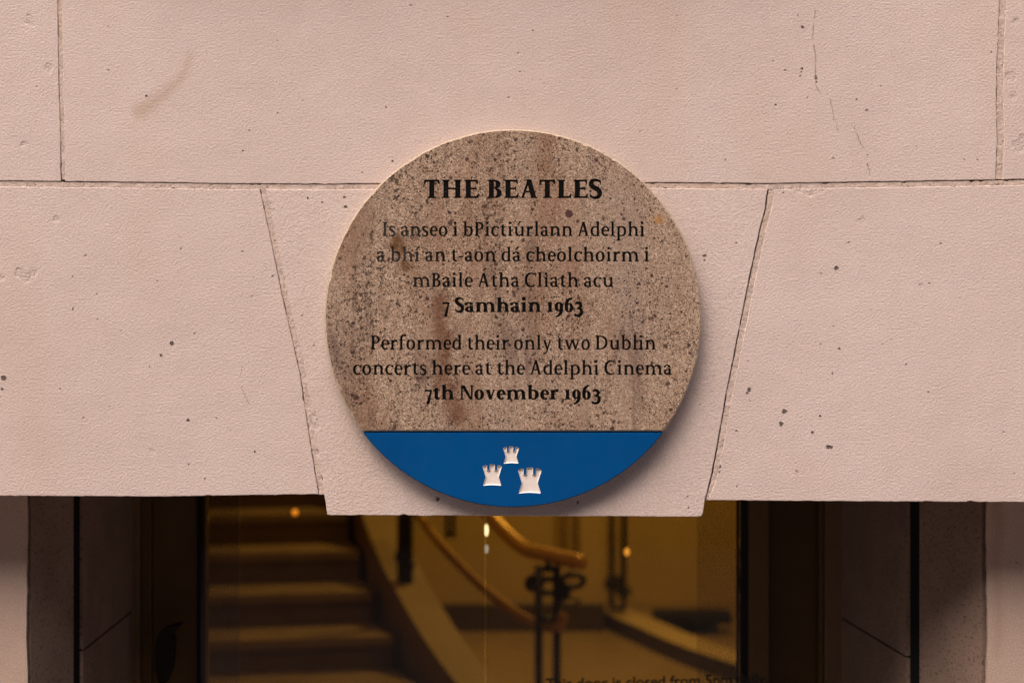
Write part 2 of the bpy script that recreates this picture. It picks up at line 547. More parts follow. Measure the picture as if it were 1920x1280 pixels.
# joint lines, photo pixels on the wall plane
HB = [(-1300, 337), (0, 339), (110, 340), (300, 342), (420, 344), (600, 345), (690, 344), (1230, 342), (1440, 344), (1600, 341), (1870, 337), (1920, 336), (3200, 330)]
def hb(x):
    for (x0, y0), (x1, y1) in zip(HB, HB[1:]):
        if x0 <= x <= x1: return y0 + (y1 - y0) * (x - x0) / (x1 - x0)
def hseg(xa, xb, dy):
    xs = [xa] + [p[0] for p in HB if min(xa, xb) < p[0] < max(xa, xb)][::(1 if xb > xa else -1)] + [xb]
    return [(x, hb(x) + dy) for x in xs]
TOP = -1500
def lerp_poly(pts, y):
    for (x0, y0), (x1, y1) in zip(pts, pts[1:]):
        if y0 <= y <= y1: return x0 + (x1 - x0) * (y - y0) / (y1 - y0)
    return pts[-1][0]
VL = [(104, TOP), (108, 0), (110, 150), (113, 250), (115, 338)]          # crack right of the upper left block
VR = [(1880, TOP), (1874, 0), (1869, 120), (1868, 200), (1870, 260), (1867, 337)]
upper = []
upper.append(stone_block('ashlar_block', hseg(-1300, 114, 0) + VL[::-1][1:] + [(-1300, TOP)], limestone('limestone with a pale scar', chips=tl_chips), facade, seed=11))
upper.append(stone_block('ashlar_block', hseg(122, 1866.5, 0) + VR[::-1][1:] + [(113, TOP)] + [(x + 8, y) for x, y in VL[1:-1]],
             limestone('limestone with a curved stain', pits=mid_pits, stains=mid_stain, cracks=mid_cracks), facade, seed=12))
upper.append(stone_block('ashlar_block', hseg(1880, 3200, 0) + [(3200, TOP)] + [(x + 13, y) for x, y in VR[:-1]], limestone('limestone with flaked patches', chips=tr_chips), facade, seed=13))

KL = [(487, 354), (508, 452), (530, 560), (545, 625), (562, 700), (580, 820), (597, 926)]     # crack, left of the keystone
KR = [(1441, 355), (1436, 390), (1425, 432), (1405, 525), (1386, 620), (1362, 740), (1345, 838), (1335, 890), (1323, 936)]
upper.append(stone_block('lintel_block', [(-1300, 349)] + hseg(0, 480, 11) + KL + [(300, 930.5), (0, 929), (-1300, 926)],
             limestone('limestone with dark pits', pits=left_pits, chips=left_chips, cracks=left_cracks), facade, depth=0.30, seed=14))
upper.append(stone_block('keystone', [(499, 355)] + hseg(500, 1439, 11)[1:] + [(x - 1.5, y) for x, y in KR[1:]] + [(1318, 962), (1315, 967), (1308, 968.5), (960, 966.5), (620, 965.5), (614, 964)] + [(x + 11, y) for x, y in KL[::-1]],
             limestone('keystone limestone', pits=key_pits, chips=key_chips), facade, y0=-0.001, depth=0.30, seed=15))
upper.append(stone_block('lintel_block', [(1452, 355)] + hseg(1453, 1920, 11)[1:] + [(3200, 342), (3200, 945), (1920, 941), (1600, 939.5), (1328, 937.5)] + [(x + 11, y) for x, y in KR[::-1][1:-1]],
             limestone('limestone with a cluster of pits', pits=right_pits, chips=right_chips), facade, depth=0.30, seed=16))

MB().bbox(wx(180), wx(1420), -0.085, 0.05, wz(-265), wz(-380), 0.006).build('shade_ledge', M['lime_plain'], facade)  # unseen ledge added to shade the top of the wall

def mortar(pts, seed, y0=0.0011):
    return stone_block('mortar_joint', pts, M['mortar'], facade, y0=y0, depth=0.03, cham=0.8, step=6, jit=0.35, chip=0.05, seed=seed)
mortar(hseg(-1300, 800, 1.1) + hseg(800, -1300, 11.8), 21)
mortar(hseg(1100, 3200, 1.4) + hseg(3200, 1100, 11.8), 22)
mortar([(x + 1.2, y + 1) for x, y in KL] + [(x + 12, y + 1) for x, y in KL[::-1]], 23, 0.0009)
mortar([(x + 0.6, y + 1) for x, y in KR] + [(x + 12, y + 0.5) for x, y in KR[::-1]], 24, 0.0009)
mortar([(x + 0.5, y - 1) for x, y in VL] + [(x + 9, y - 1) for x, y in VL[::-1]], 25, 0.0010)
mortar([(x + 1.0, y - 1) for x, y in VR] + [(x + 14, y - 1) for x, y in VR[::-1]], 26, 0.0014)
MB().box(wx(-1300), wx(3200), 0.082, 0.10, wz(900), wz(TOP)).build('backing', M['void'], facade)
# soffit stone that closes the opening above the door
MB().box(wx(-1300), wx(3200), 0.302, 0.76, wz(918), wz(300)).build('soffit', M['jamb'], facade)

# ------------------------------------------------------------------ door jambs
M['lime_grimy'] = limestone('grimy pilaster limestone', tint=(0.82, 0.73, 0.65), stains=[((x - 1850) * 2.405 / F, EYE - (y - 640) * 2.405 / F, r * S0) for x, y, r in chain(((1868, 945, 10), (1872, 965, 11), (1876, 985, 10), (1872, 1005, 9), (1868, 1025, 8), (1866, 1050, 6), (1868, 1080, 6), (1870, 1110, 5), (1872, 1150, 5), (1871, 1190, 5), (1868, 1230, 4)), 4)])
DOOR_Z = 2.927
LINTEL_Z = wz(935)
def jamb(name, label, corners, outer, joint_z, sign, face='lime_plain'):
    """corners: (photo pixel, distance) of the front arris, splay end, slot end, back end of the reveal"""
    A, B, C, D = [Vector(((px - 960) * Z / F, Z - CAM_D)) for px, Z in corners]
    root = empty(name, (A.x, A.y, 0), label, 'door jamb')
    def rel(loop): return [(x - A.x, y - A.y) for x, y in loop]
    top = LINTEL_Z + 0.02
    th = 0.06 * sign
    rnd = random.Random(31)
    zz = [i * top / 160 for i in range(161)]
    loop = [(0.0014 * sign * rnd.random() + 0.0012 * sign * math.sin(z * 37) * math.sin(z * 11), z) for z in zz] + [(outer - A.x, top), (outer - A.x, 0)]
    MB().prism(loop, 0, 0.006).build('pilaster', M[face], root)
    def slab(a, b, z0, z1):
        MB().plan(rel([(a.x, a.y), (b.x, b.y), (b.x + th, b.y + abs(th) * 0.2), (a.x + th, a.y + abs(th) * 0.2)]), z0, z1).build('reveal_stone', M['jamb'], root)
    A2 = A + (B - A) * 0.055 + Vector((0, 0.004))
    slab(A2, B, 0, top)
    slab(C, D, joint_z + 0.002, top)
    slab(C, D, 0, joint_z - 0.002)
    e = Vector((0.004 * sign, 0.004))
    b, c = B + (B - A) * 0.02 + e, C + e
    MB().plan(rel([tuple(b), tuple(c), (c.x + th, c.y + 0.002), (b.x + th, b.y - 0.002)]), 0, top).build('guide_channel', M['channel'], root)
    return root
jamb('door_jamb', 'shaded brown stone jamb beside the handle side of the glass door', ((51, 2.405), (138, 2.53), (156, 2.545), (252, 2.935)), wx(-1200), 1.848, -1)
jamb('door_jamb', 'brown stone jamb lit lower down, beyond the dark closed panel of the doorway', ((1850, 2.405), (1724, 2.54), (1699, 2.555), (1572, 2.935)), wx(3100), 1.834, 1, 'lime_grimy')

# ------------------------------------------------------------------ glass door
dx = lambda px: (px - 960) * DOOR_Z / F
dz = lambda py: EYE - (py - 640) * DOOR_Z / F
DY = DOOR_Z - CAM_D
ZT = dz(925) + 0.12
door = empty('glass_door', (0, DY, 0), 'glass entrance door in a dark brown metal frame below the keystone', 'door')
def dbox(name, x0, x1, y0, y1, mat, z0=0.02, z1=ZT, b=0.002):
    return MB().bbox(dx(x0), dx(x1), y0, y1, z0, z1, b).build(name, mat, door)
dbox('frame_post', 243, 264, -0.012, 0.05, M['bronze_light'])
dbox('frame_post', 264.5, 283, 0.0, 0.05, M['bronze'])
dbox('side_panel', 283.5, 369, 0.012, 0.05, M['bronze'])
dbox('seal', 369.5, 378, -0.003, 0.04, M['gasket'])
dbox('glazing_bead', 378.5, 384, 0.0, 0.04, M['bronze_light'])
dbox('seal', 1386, 1400, -0.0163, 0.04, M['gasket'])
dbox('side_panel', 1400.5, 1440, -0.0160, 0.05, M['bronze'])
dbox('side_panel', 1440.5, 1535, 0.02, 0.06, M['bronze_dark'])
dbox('frame_post', 1535.5, 1544, -0.004, 0.05, M['bronze'])
dbox('frame_post', 1544.5, 1580, -0.012, 0.05, M['bronze_light'])
MB().bbox(dx(240), dx(1585), -0.01, 0.06, ZT + 0.002, ZT + 0.10, 0.003).build('door_head', M['bronze'], door)
for a, b in ((379, 908), (912.5, 1385.6)):
    MB().box(dx(a), dx(b), -0.0155, -0.006, 0.05, ZT).build('glass_pane', M['glass'], door)
MB().box(dx(908.4), dx(909.4), -0.0165, -0.0055, 0.05, ZT).build('glass_edge', M['glass_edge'], door)
MB().box(dx(911.2), dx(912.2), -0.0165, -0.0055, 0.05, ZT).build('glass_edge', M['glass_edge'], door)
MB().box(dx(384.5), dx(443), 0.034, 0.038, 0.05, ZT).build('sheen_strip', M['glass2'], door)  # strips that carry the painted reflection bands
MB().box(dx(1311), dx(1385.5), 0.034, 0.038, 0.05, ZT).build('sheen_strip', M['glass2'], door)
# handle: a bowed black pull with a bracket at its top
hp = [(354, 1157), (342, 1159), (324, 1164), (314, 1171), (309, 1186), (307, 1214), (308, 1243), (313, 1260), (320, 1271), (327, 1264), (335, 1243), (339, 1214), (339, 1190), (336, 1174), (347, 1167)]
MB().prism([(dx(x), dz(y)) for x, y in hp], -0.075, -0.04).build('pull_handle', M['handle'], door, False)
# door notice in black lettering
tc = bpy.data.curves.new('notice', 'FONT')
tc.body = 'This door is closed from 5pm daily.'
tc.size = 0.032
tc.offset = 0.0006
tc.extrude = 0.0004
to = bpy.data.objects.new('notice', tc)
link(to)
bpy.context.view_layer.update()
dg = bpy.context.evaluated_depsgraph_get()
me = bpy.data.meshes.new_from_object(to.evaluated_get(dg))
bpy.data.objects.remove(to)
xs = [v.co.x for v in me.vertices]
fit = (dx(1437) - dx(1023)) / (max(xs) - min(xs))
for v in me.vertices: v.co = Vector(((v.co.x - min(xs)) * fit, v.co.y * 0.96, v.co.z))
me.materials.clear()
me.materials.append(M['ink'])
no = link(bpy.data.objects.new('notice_lettering', me))
no.parent = door
no.location = (dx(1023), -0.0168, dz(1287))
no.rotation_euler = (R(90), R(-1.3), 0)
no['label'] = 'black lettering on the glass reading This door is closed from 5pm daily.'

# two glowing ovals put in as lamp reflections in the meeting edge of the glass
for py, hz, m in ((992, 12, 'glint_cream'), (1027, 9, 'glint_dim')):
    MB().ball((0, 0, 0), 4.2 * DOOR_Z / F, 0.004, hz * DOOR_Z / F).build('edge_glint', M[m], door, True).location = (dx(912.4), -0.012, dz(py))

# ------------------------------------------------------------------ lobby
FLOOR = EYE - 1.776
def struct(name, mb, mat):
    o = mb.build(name, mat)
    return tag(o, kind='structure')
yb = 8.75 - CAM_D
yb2 = 9.7 - CAM_D
struct('lobby_floor', MB().box(-2.6, 2.6, DY + 0.5, yb2 + 0.2, FLOOR - 0.2, FLOOR), M['lobby_floor'])
struct('lobby_ceiling', MB().box(-2.6, 2.6, DY + 0.07, yb2 + 0.2, 4.2, 4.3), M['plaster'])
struct('side_wall', MB().box(-2.7, -2.602, DY + 0.07, yb2 + 0.2, 0, 4.2), M['plaster'])
struct('side_wall', MB().box(2.602, 2.7, DY + 0.07, yb2 + 0.2, 0, 4.2), M['plaster'])
struct('back_wall', MB().box(-2.6, 0.56, yb, yb + 0.1, FLOOR, 4.2).box(0.46, 0.56, yb + 0.102, yb2, FLOOR, 4.2).box(0.562, 2.6, yb2, yb2 + 0.1, FLOOR, 4.2), M['plaster'])
struct('front_wall', MB().box(-2.6, dx(238), DY + 0.07, DY + 0.17, 0, 4.2).box(dx(1590), 2.6, DY + 0.07, DY + 0.17, 0, 4.2).box(dx(238), dx(1590), DY + 0.07, DY + 0.17, ZT + 0.1, 4.2), M['plaster'])
skirt = MB().bbox(-0.75, 0.57, yb - 0.03, yb - 0.001, FLOOR + 0.001, FLOOR + 0.165, 0.004).build('skirting_board', M['skirting'])
tag(skirt, 'dark skirting board along the foot of the far wall behind the handrail', 'skirting')

# staircase ---------------------------------------------------------
stair = empty('staircase', (-0.6, 6.15 - CAM_D, FLOOR), 'stone staircase climbing behind the glass, with iron balusters and two brown handrails', 'staircase')
SB = Vector(stair.location)
def L(p): return tuple(Vector(p) - SB)
XR = {8: 0.02, 7: -0.14, 6: -0.28, 5: -0.413, 4: -0.533, 3: -0.647, 2: -0.75, 1: -0.84, 0: -0.93, -1: -1.02, -2: -1.10}
ZR = {k: 6.15 + (5 - k) * 0.28 for k in XR}
HZ = {k: EYE - 1.476 + (5 - k) * 0.15 for k in XR}
def nose(k, x, off=0.0): return (x, ZR[k] + 0.17 * (x - XR[k]) * 0.9 - CAM_D + off)
XL = -2.55
for k in range(6, -2, -1):
    mb = MB()
    z = HZ[k]
    lp = [nose(k, XL, -0.02), nose(k, XR[k], -0.02), (XR[k - 1], nose(k, XR[k], 0.0)[1] + 0.30), nose(k, XL, 0.30)]
    body = [nose(k, XL), nose(k, XR[k]), (XR[k - 1], nose(k, XR[k])[1] + 0.55), nose(k, XL, 0.55)]
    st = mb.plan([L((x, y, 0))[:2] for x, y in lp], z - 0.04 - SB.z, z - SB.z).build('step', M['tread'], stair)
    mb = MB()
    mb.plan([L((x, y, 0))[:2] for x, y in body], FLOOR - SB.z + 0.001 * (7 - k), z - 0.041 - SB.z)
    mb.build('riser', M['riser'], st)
# string (kerb) that carries the balustrade, with a light top
KO = {7: 0.20, 6: 0.13, 5: 0.085, 4: 0.055, 3: 0.04, 2: 0.035, 1: 0.04, 0: 0.05, -1: 0.06}
ks = [7, 6, 5, 4, 3, 2, 1, 0, -1]
inner = smooth_path([(XR[k] + KO[k], ZR[k] - CAM_D, HZ[k] + (0.115 if k < 7 else 0.06)) for k in ks], 5)
outer_ = smooth_path([(XR[k] + KO[k] + 0.165, ZR[k] - CAM_D + 0.03, HZ[k] + (0.115 if k < 7 else 0.06)) for k in ks], 5)
vs, fs = [], []
for a, b in zip(inner, outer_):
    vs += [L(a), L(b), L((a.x, a.y, FLOOR)), L((b.x, b.y, FLOOR))]
for i in range(len(inner) - 1):
    q, w = 4 * i, 4 * i + 4
    fs += [(q, q + 1, w + 1, w), (q, w, w + 2, q + 2), (q + 1, q + 3, w + 3, w + 1)]
e = 4 * (len(inner) - 1)
fs += [(0, 2, 3, 1), (e, e + 1, e + 3, e + 2)]
mesh_obj('string_kerb', vs, fs, M['curb'], stair)
up = smooth_path([at(830, 866, 5.98), at(875, 920, 5.85), at(915, 962, 5.72), at(950, 1000, 5.6), at(985, 1029, 5.48), at(1020, 1038, 5.38), at(1060, 1047, 5.3), at(1092, 1054, 5.24)])
MB().tube([L(p) for p in up], 0.028, 16).build('handrail', M['brass_hi'], stair, True)
lo_ = smooth_path([at(740, 900, 6.48), at(785, 965, 6.3), at(820, 1012, 6.12), at(850, 1046, 5.98), at(905, 1100, 5.75), at(960, 1143, 5.55), at(1000, 1166, 5.42), at(1035, 1175, 5.34), at(1051, 1168, 5.31), at(1056, 1150, 5.30)])
MB().tube([L(p) for p in lo_], 0.0195, 14).build('handrail', M['brass'], stair, True)
def bars(name, pxs, top, bot, Z, r, crosses=(), rings=(), balls=(), parent=None, mat='iron', base=None):
    mb = MB()
    off = Vector(base) if base is not None else SB
    q = lambda p: tuple(Vector(p) - off)
    for px in pxs:
        a, b = at(px, top, Z), at(px, bot, Z)
        mb.tube([q(a), q(b)], r, 8)
    for py in crosses:
        mb.tube([q(at(pxs[0], py, Z)), q(at(pxs[-1], py, Z))], r * 0.8, 8)
    for (px, py, rx, ry, rr) in rings:
        mb.ring(q(at(px, py, Z)), rx * Z / F, ry * Z / F, rr * Z / F)
    for (px, py, rx, ry) in balls:
        mb.ball(q(at(px, py, Z)), rx * Z / F, rx * Z / F, ry * Z / F, 10)
    return mb.build(name, M[mat], parent, True)
bars('newel_post', (1010, 1044), 1060, 1524, 5.33, 0.0155, (1066, 1085, 1110, 1160), ((1002, 1093, 12, 11, 7), (1074, 1088, 20, 12, 5.5), (1054, 1108, 10, 10, 7), (1070, 1127, 16, 6, 2.5)), ((996, 1093, 8, 10), (1052, 1108, 10, 11), (1094, 1087, 6, 9), (1027, 1060, 6, 10)), stair)
bars('baluster', (752, 767), 880, 1108, 6.62, 0.019, (1000, 1045, 1060), (), ((748, 1042, 8, 14), (770, 1058, 9, 10), (758, 1085, 8, 12), (768, 1110, 8, 14)), stair)
bars('baluster', (838, 850), 860, 1008, 6.30, 0.010, (1000,), (), (), stair)

# far balustrade on a low curved kerb
fk = empty('curved_kerb', (0.78, 8.3 - CAM_D, FLOOR), 'low curved stone kerb with a light top on the lobby floor behind the newel', 'kerb')
KB = Vector(fk.location)
fr = smooth_path([(0.50, 9.02, 0), (0.60, 8.72, 0), (0.71, 8.43, 0), (0.86, 8.02, 0), (1.02, 7.66, 0), (1.24, 7.28, 0), (1.5, 6.95, 0)], 5)
vs, fs = [], []
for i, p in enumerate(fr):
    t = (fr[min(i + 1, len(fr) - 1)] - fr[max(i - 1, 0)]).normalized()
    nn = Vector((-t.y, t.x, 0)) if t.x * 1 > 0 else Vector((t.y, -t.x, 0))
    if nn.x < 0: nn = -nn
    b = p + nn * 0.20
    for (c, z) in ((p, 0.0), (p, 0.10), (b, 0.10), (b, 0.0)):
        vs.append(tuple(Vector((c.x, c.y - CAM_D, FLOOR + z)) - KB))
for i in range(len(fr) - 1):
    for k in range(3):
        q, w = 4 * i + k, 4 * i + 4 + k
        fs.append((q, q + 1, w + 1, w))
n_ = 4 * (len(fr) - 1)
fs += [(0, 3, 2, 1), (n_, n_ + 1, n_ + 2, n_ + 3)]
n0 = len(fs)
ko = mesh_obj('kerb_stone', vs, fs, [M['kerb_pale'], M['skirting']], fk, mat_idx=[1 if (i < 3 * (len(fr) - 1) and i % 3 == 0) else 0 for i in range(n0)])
bars('baluster', (1147, 1169), 850, 1143, 8.72, 0.018, (1082, 1140), ((1148, 1093, 10, 10, 5), (1170, 1108, 9, 8, 5)), ((1149, 1094, 9, 11), (1172, 1109, 9, 9)), fk, base=KB)
pr = at(1070, 1036, 8.66)
pp = empty('wall_pipes', pr, 'pair of thin brown pipes running down the far wall behind the brass handrail', 'pipes')
bars('pipe', (1057,), 840, 1036, 8.66, 0.012, (), (), (), pp, 'bronze_light', pr)
bars('pipe', (1082,), 840, 1036, 8.66, 0.012, (), (), (), pp, 'bronze_light', pr)
bench = empty('low_bench', (1.1, 8.62 - CAM_D, FLOOR), 'low black bench behind the curved kerb at the far end of the lobby', 'bench')
MB().bbox(-0.235, 0.235, -0.02, 0.16, 0.065, 0.132, 0.01).build('bench_seat', M['black_box'], bench)
MB().bbox(-0.125, 0.15, 0.0, 0.14, 0.0, 0.064, 0.006).build('bench_base', M['black_box'], bench)

# lamps ---------------------------------------------------------------
def pendant(px, py, Z, r, mat, label, sy=1.0):
    p = at(px, py, Z)
    root = empty('pendant_lamp', (p.x, p.y, 4.199), label, 'lamp', 'small lit bulbs hanging in the lobby')
    MB().ball((0, 0, p.z - 4.199), r, r, r * sy).build('bulb', M[mat], root, True)
    MB().tube([(0, 0, 0), (0, 0, p.z - 4.199 + r * sy)], 0.0012, 6).build('cord', M['iron'], root)
    MB().tube([(0, 0, -0.02), (0, 0, 0)], 0.03, 12).build('ceiling_rose', M['iron'], root)
pendant(553, 960, 4.9, 0.0105, 'lamp_orange', 'round deep orange bulb glowing in front of the top stair treads')
pendant(1175.5, 1034, 4.0, 0.0075, 'lamp_amber', 'oval amber bulb glowing beside the far iron balusters', 1.5)
cl = empty('ceiling_lamp', (0.85, 7.4 - CAM_D, 4.199), 'round warm ceiling lamp lighting the lobby from above', 'lamp')
MB().tube([(0, 0, -0.06), (0, 0, -0.045), (0, 0, -0.012)], [0.20, 0.22, 0.22], 24).build('diffuser', M['lamp_ceiling'], cl)
MB().tube([(0, 0, -0.0118), (0, 0, 0)], 0.24, 24).build('lamp_ring', M['brass'], cl)
al = bpy.data.lights.new('lobby_lamp_light', 'AREA')
al.shape = 'DISK'
al.size = 0.42
al.energy = 62
al.color = (1.0, 0.66, 0.155)
alo = link(bpy.data.objects.new('lobby_lamp_light', al))
alo.location = (0.85, 7.4 - CAM_D, 4.199 - 0.075)

cl2 = empty('ceiling_lamp', (0.45, 4.9 - CAM_D, 4.199), 'smaller warm ceiling lamp just inside the door above the newel', 'lamp')
MB().tube([(0, 0, -0.05), (0, 0, -0.04), (0, 0, -0.012)], [0.10, 0.12, 0.12], 24).build('diffuser', M['lamp_ceiling'], cl2)
MB().tube([(0, 0, -0.0118), (0, 0, 0)], 0.14, 24).build('lamp_ring', M['brass'], cl2)
al2 = bpy.data.lights.new('front_lamp_light', 'AREA')
al2.shape = 'DISK'
al2.size = 0.24
al2.energy = 20
al2.color = (1.0, 0.60, 0.15)
alo2 = link(bpy.data.objects.new('front_lamp_light', al2))
alo2.location = (0.45, 4.9 - CAM_D, 4.199 - 0.065)

# ------------------------------------------------------------------ street behind the camera (seen only in the glass and as bounce light)
struct('pavement', MB().box(-30, 30, -40, DY + 0.5, -0.3, 0), M['paving'])
ob = empty('street_building', (0, -13, 0), 'dark brick building across the street with rows of dark windows', 'building')
wins = [(-14 + 3.2 * i, 1.2 + 3.3 * j) for i in range(9) for j in range(3)]
MB().box(-18, 18, -3, 0, 0.001, 14).build('wall', M['brick'], ob)
for x, z in wins:
    w = MB().box(x, x + 1.3, 0.002, 0.06, z, z + 1.9).build('window', M['window_dark'], ob)

# ------------------------------------------------------------------ serif lettering, drawn from strokes
XH, ASC, DSC = 0.70, 1.06, -0.33
def bez(p0, p1, p2, p3, n=10):
    out = []
    for i in range(n + 1):
        t = i / n
        u = 1 - t
        out.append((u**3 * p0[0] + 3 * u*u*t * p1[0] + 3 * u*t*t * p2[0] + t**3 * p3[0], u**3 * p0[1] + 3 * u*u*t * p1[1] + 3 * u*t*t * p2[1] + t**3 * p3[1]))
    return out
class Glyph:
    def __init__(s, w, t): s.p = []; s.w = w; s.t = t; s.adv = 0
    def poly(s, pts): s.p.append([tuple(q) for q in pts]); return s
    def rect(s, x0, y0, x1, y1): return s.poly([(x0, y0), (x1, y0), (x1, y1), (x0, y1)])
    def strip(s, A, B):
        for i in range(len(A) - 1): s.poly([A[i], A[i + 1], B[i + 1], B[i]])
        return s
    def stroke(s, pts, w0, w1=None, wm=None):
        """pen path with a width running from w0 over wm to w1"""
        w1 = w0 if w1 is None else w1
        n = len(pts)
        A, B = [], []
        for i, p in enumerate(pts):
            a, b = pts[max(i - 1, 0)], pts[min(i + 1, n - 1)]
            d = Vector((b[0] - a[0], b[1] - a[1])).normalized()
            t = i / (n - 1)
            if wm is None: w = w0 + (w1 - w0) * t
            else: w = (w0 + (wm - w0) * math.sin(min(t * 2, 1) * math.pi / 2)) if t < 0.5 else (w1 + (wm - w1) * math.sin(min((1 - t) * 2, 1) * math.pi / 2))
            A.append((p[0] - d.y * w / 2, p[1] + d.x * w / 2))
            B.append((p[0] + d.y * w / 2, p[1] - d.x * w / 2))
        return s.strip(A, B)
    def ring(s, x0, y0, x1, y1, wl, wr, wt, wb, a0=0, a1=360, k=2.15):
        n = max(6, int(abs(a1 - a0) / 10))
        def e(X0, Y0, X1, Y1, a):
            c, q = math.cos(a), math.sin(a)
            f = lambda v: math.copysign(abs(v) ** (2 / k), v)
            return ((X0 + X1) / 2 + (X1 - X0) / 2 * f(c), (Y0 + Y1) / 2 + (Y1 - Y0) / 2 * f(q))
        A, B = [], []
        for i in range(n + 1):
            a = R(a0 + (a1 - a0) * i / n)
            A.append(e(x0, y0, x1, y1, a))
            B.append(e(x0 + wl, y0 + wb, x1 - wr, y1 - wt, a))
        return s.strip(A, B)
    def dot(s, x, y, r):
        return s.poly([(x + r * math.cos(a * math.pi / 6), y + r * math.sin(a * math.pi / 6)) for a in range(12)])
    def foot(s, x, y=0.0, w=None, l=0.075, r=0.075, up=1):
        w = s.w if w is None else w
        h, b = 0.048, 0.105
        return s.poly([(x - w/2 - l, y), (x + w/2 + r, y), (x + w/2 + r, y + up*h), (x + w/2, y + up*b), (x - w/2, y + up*b), (x - w/2 - l, y + up*h)])
    def flag(s, x, y, w=None, l=0.085):
        w = s.w if w is None else w
        return s.poly([(x + w/2, y), (x - w/2 - l, y - 0.045), (x - w/2 - l, y - 0.085), (x - w/2, y - 0.125), (x + w/2, y - 0.13)])
    def stem(s, x, y0, y1, w=None):
        w = s.w if w is None else w
        return s.rect(x - w/2, y0, x + w/2, y1)

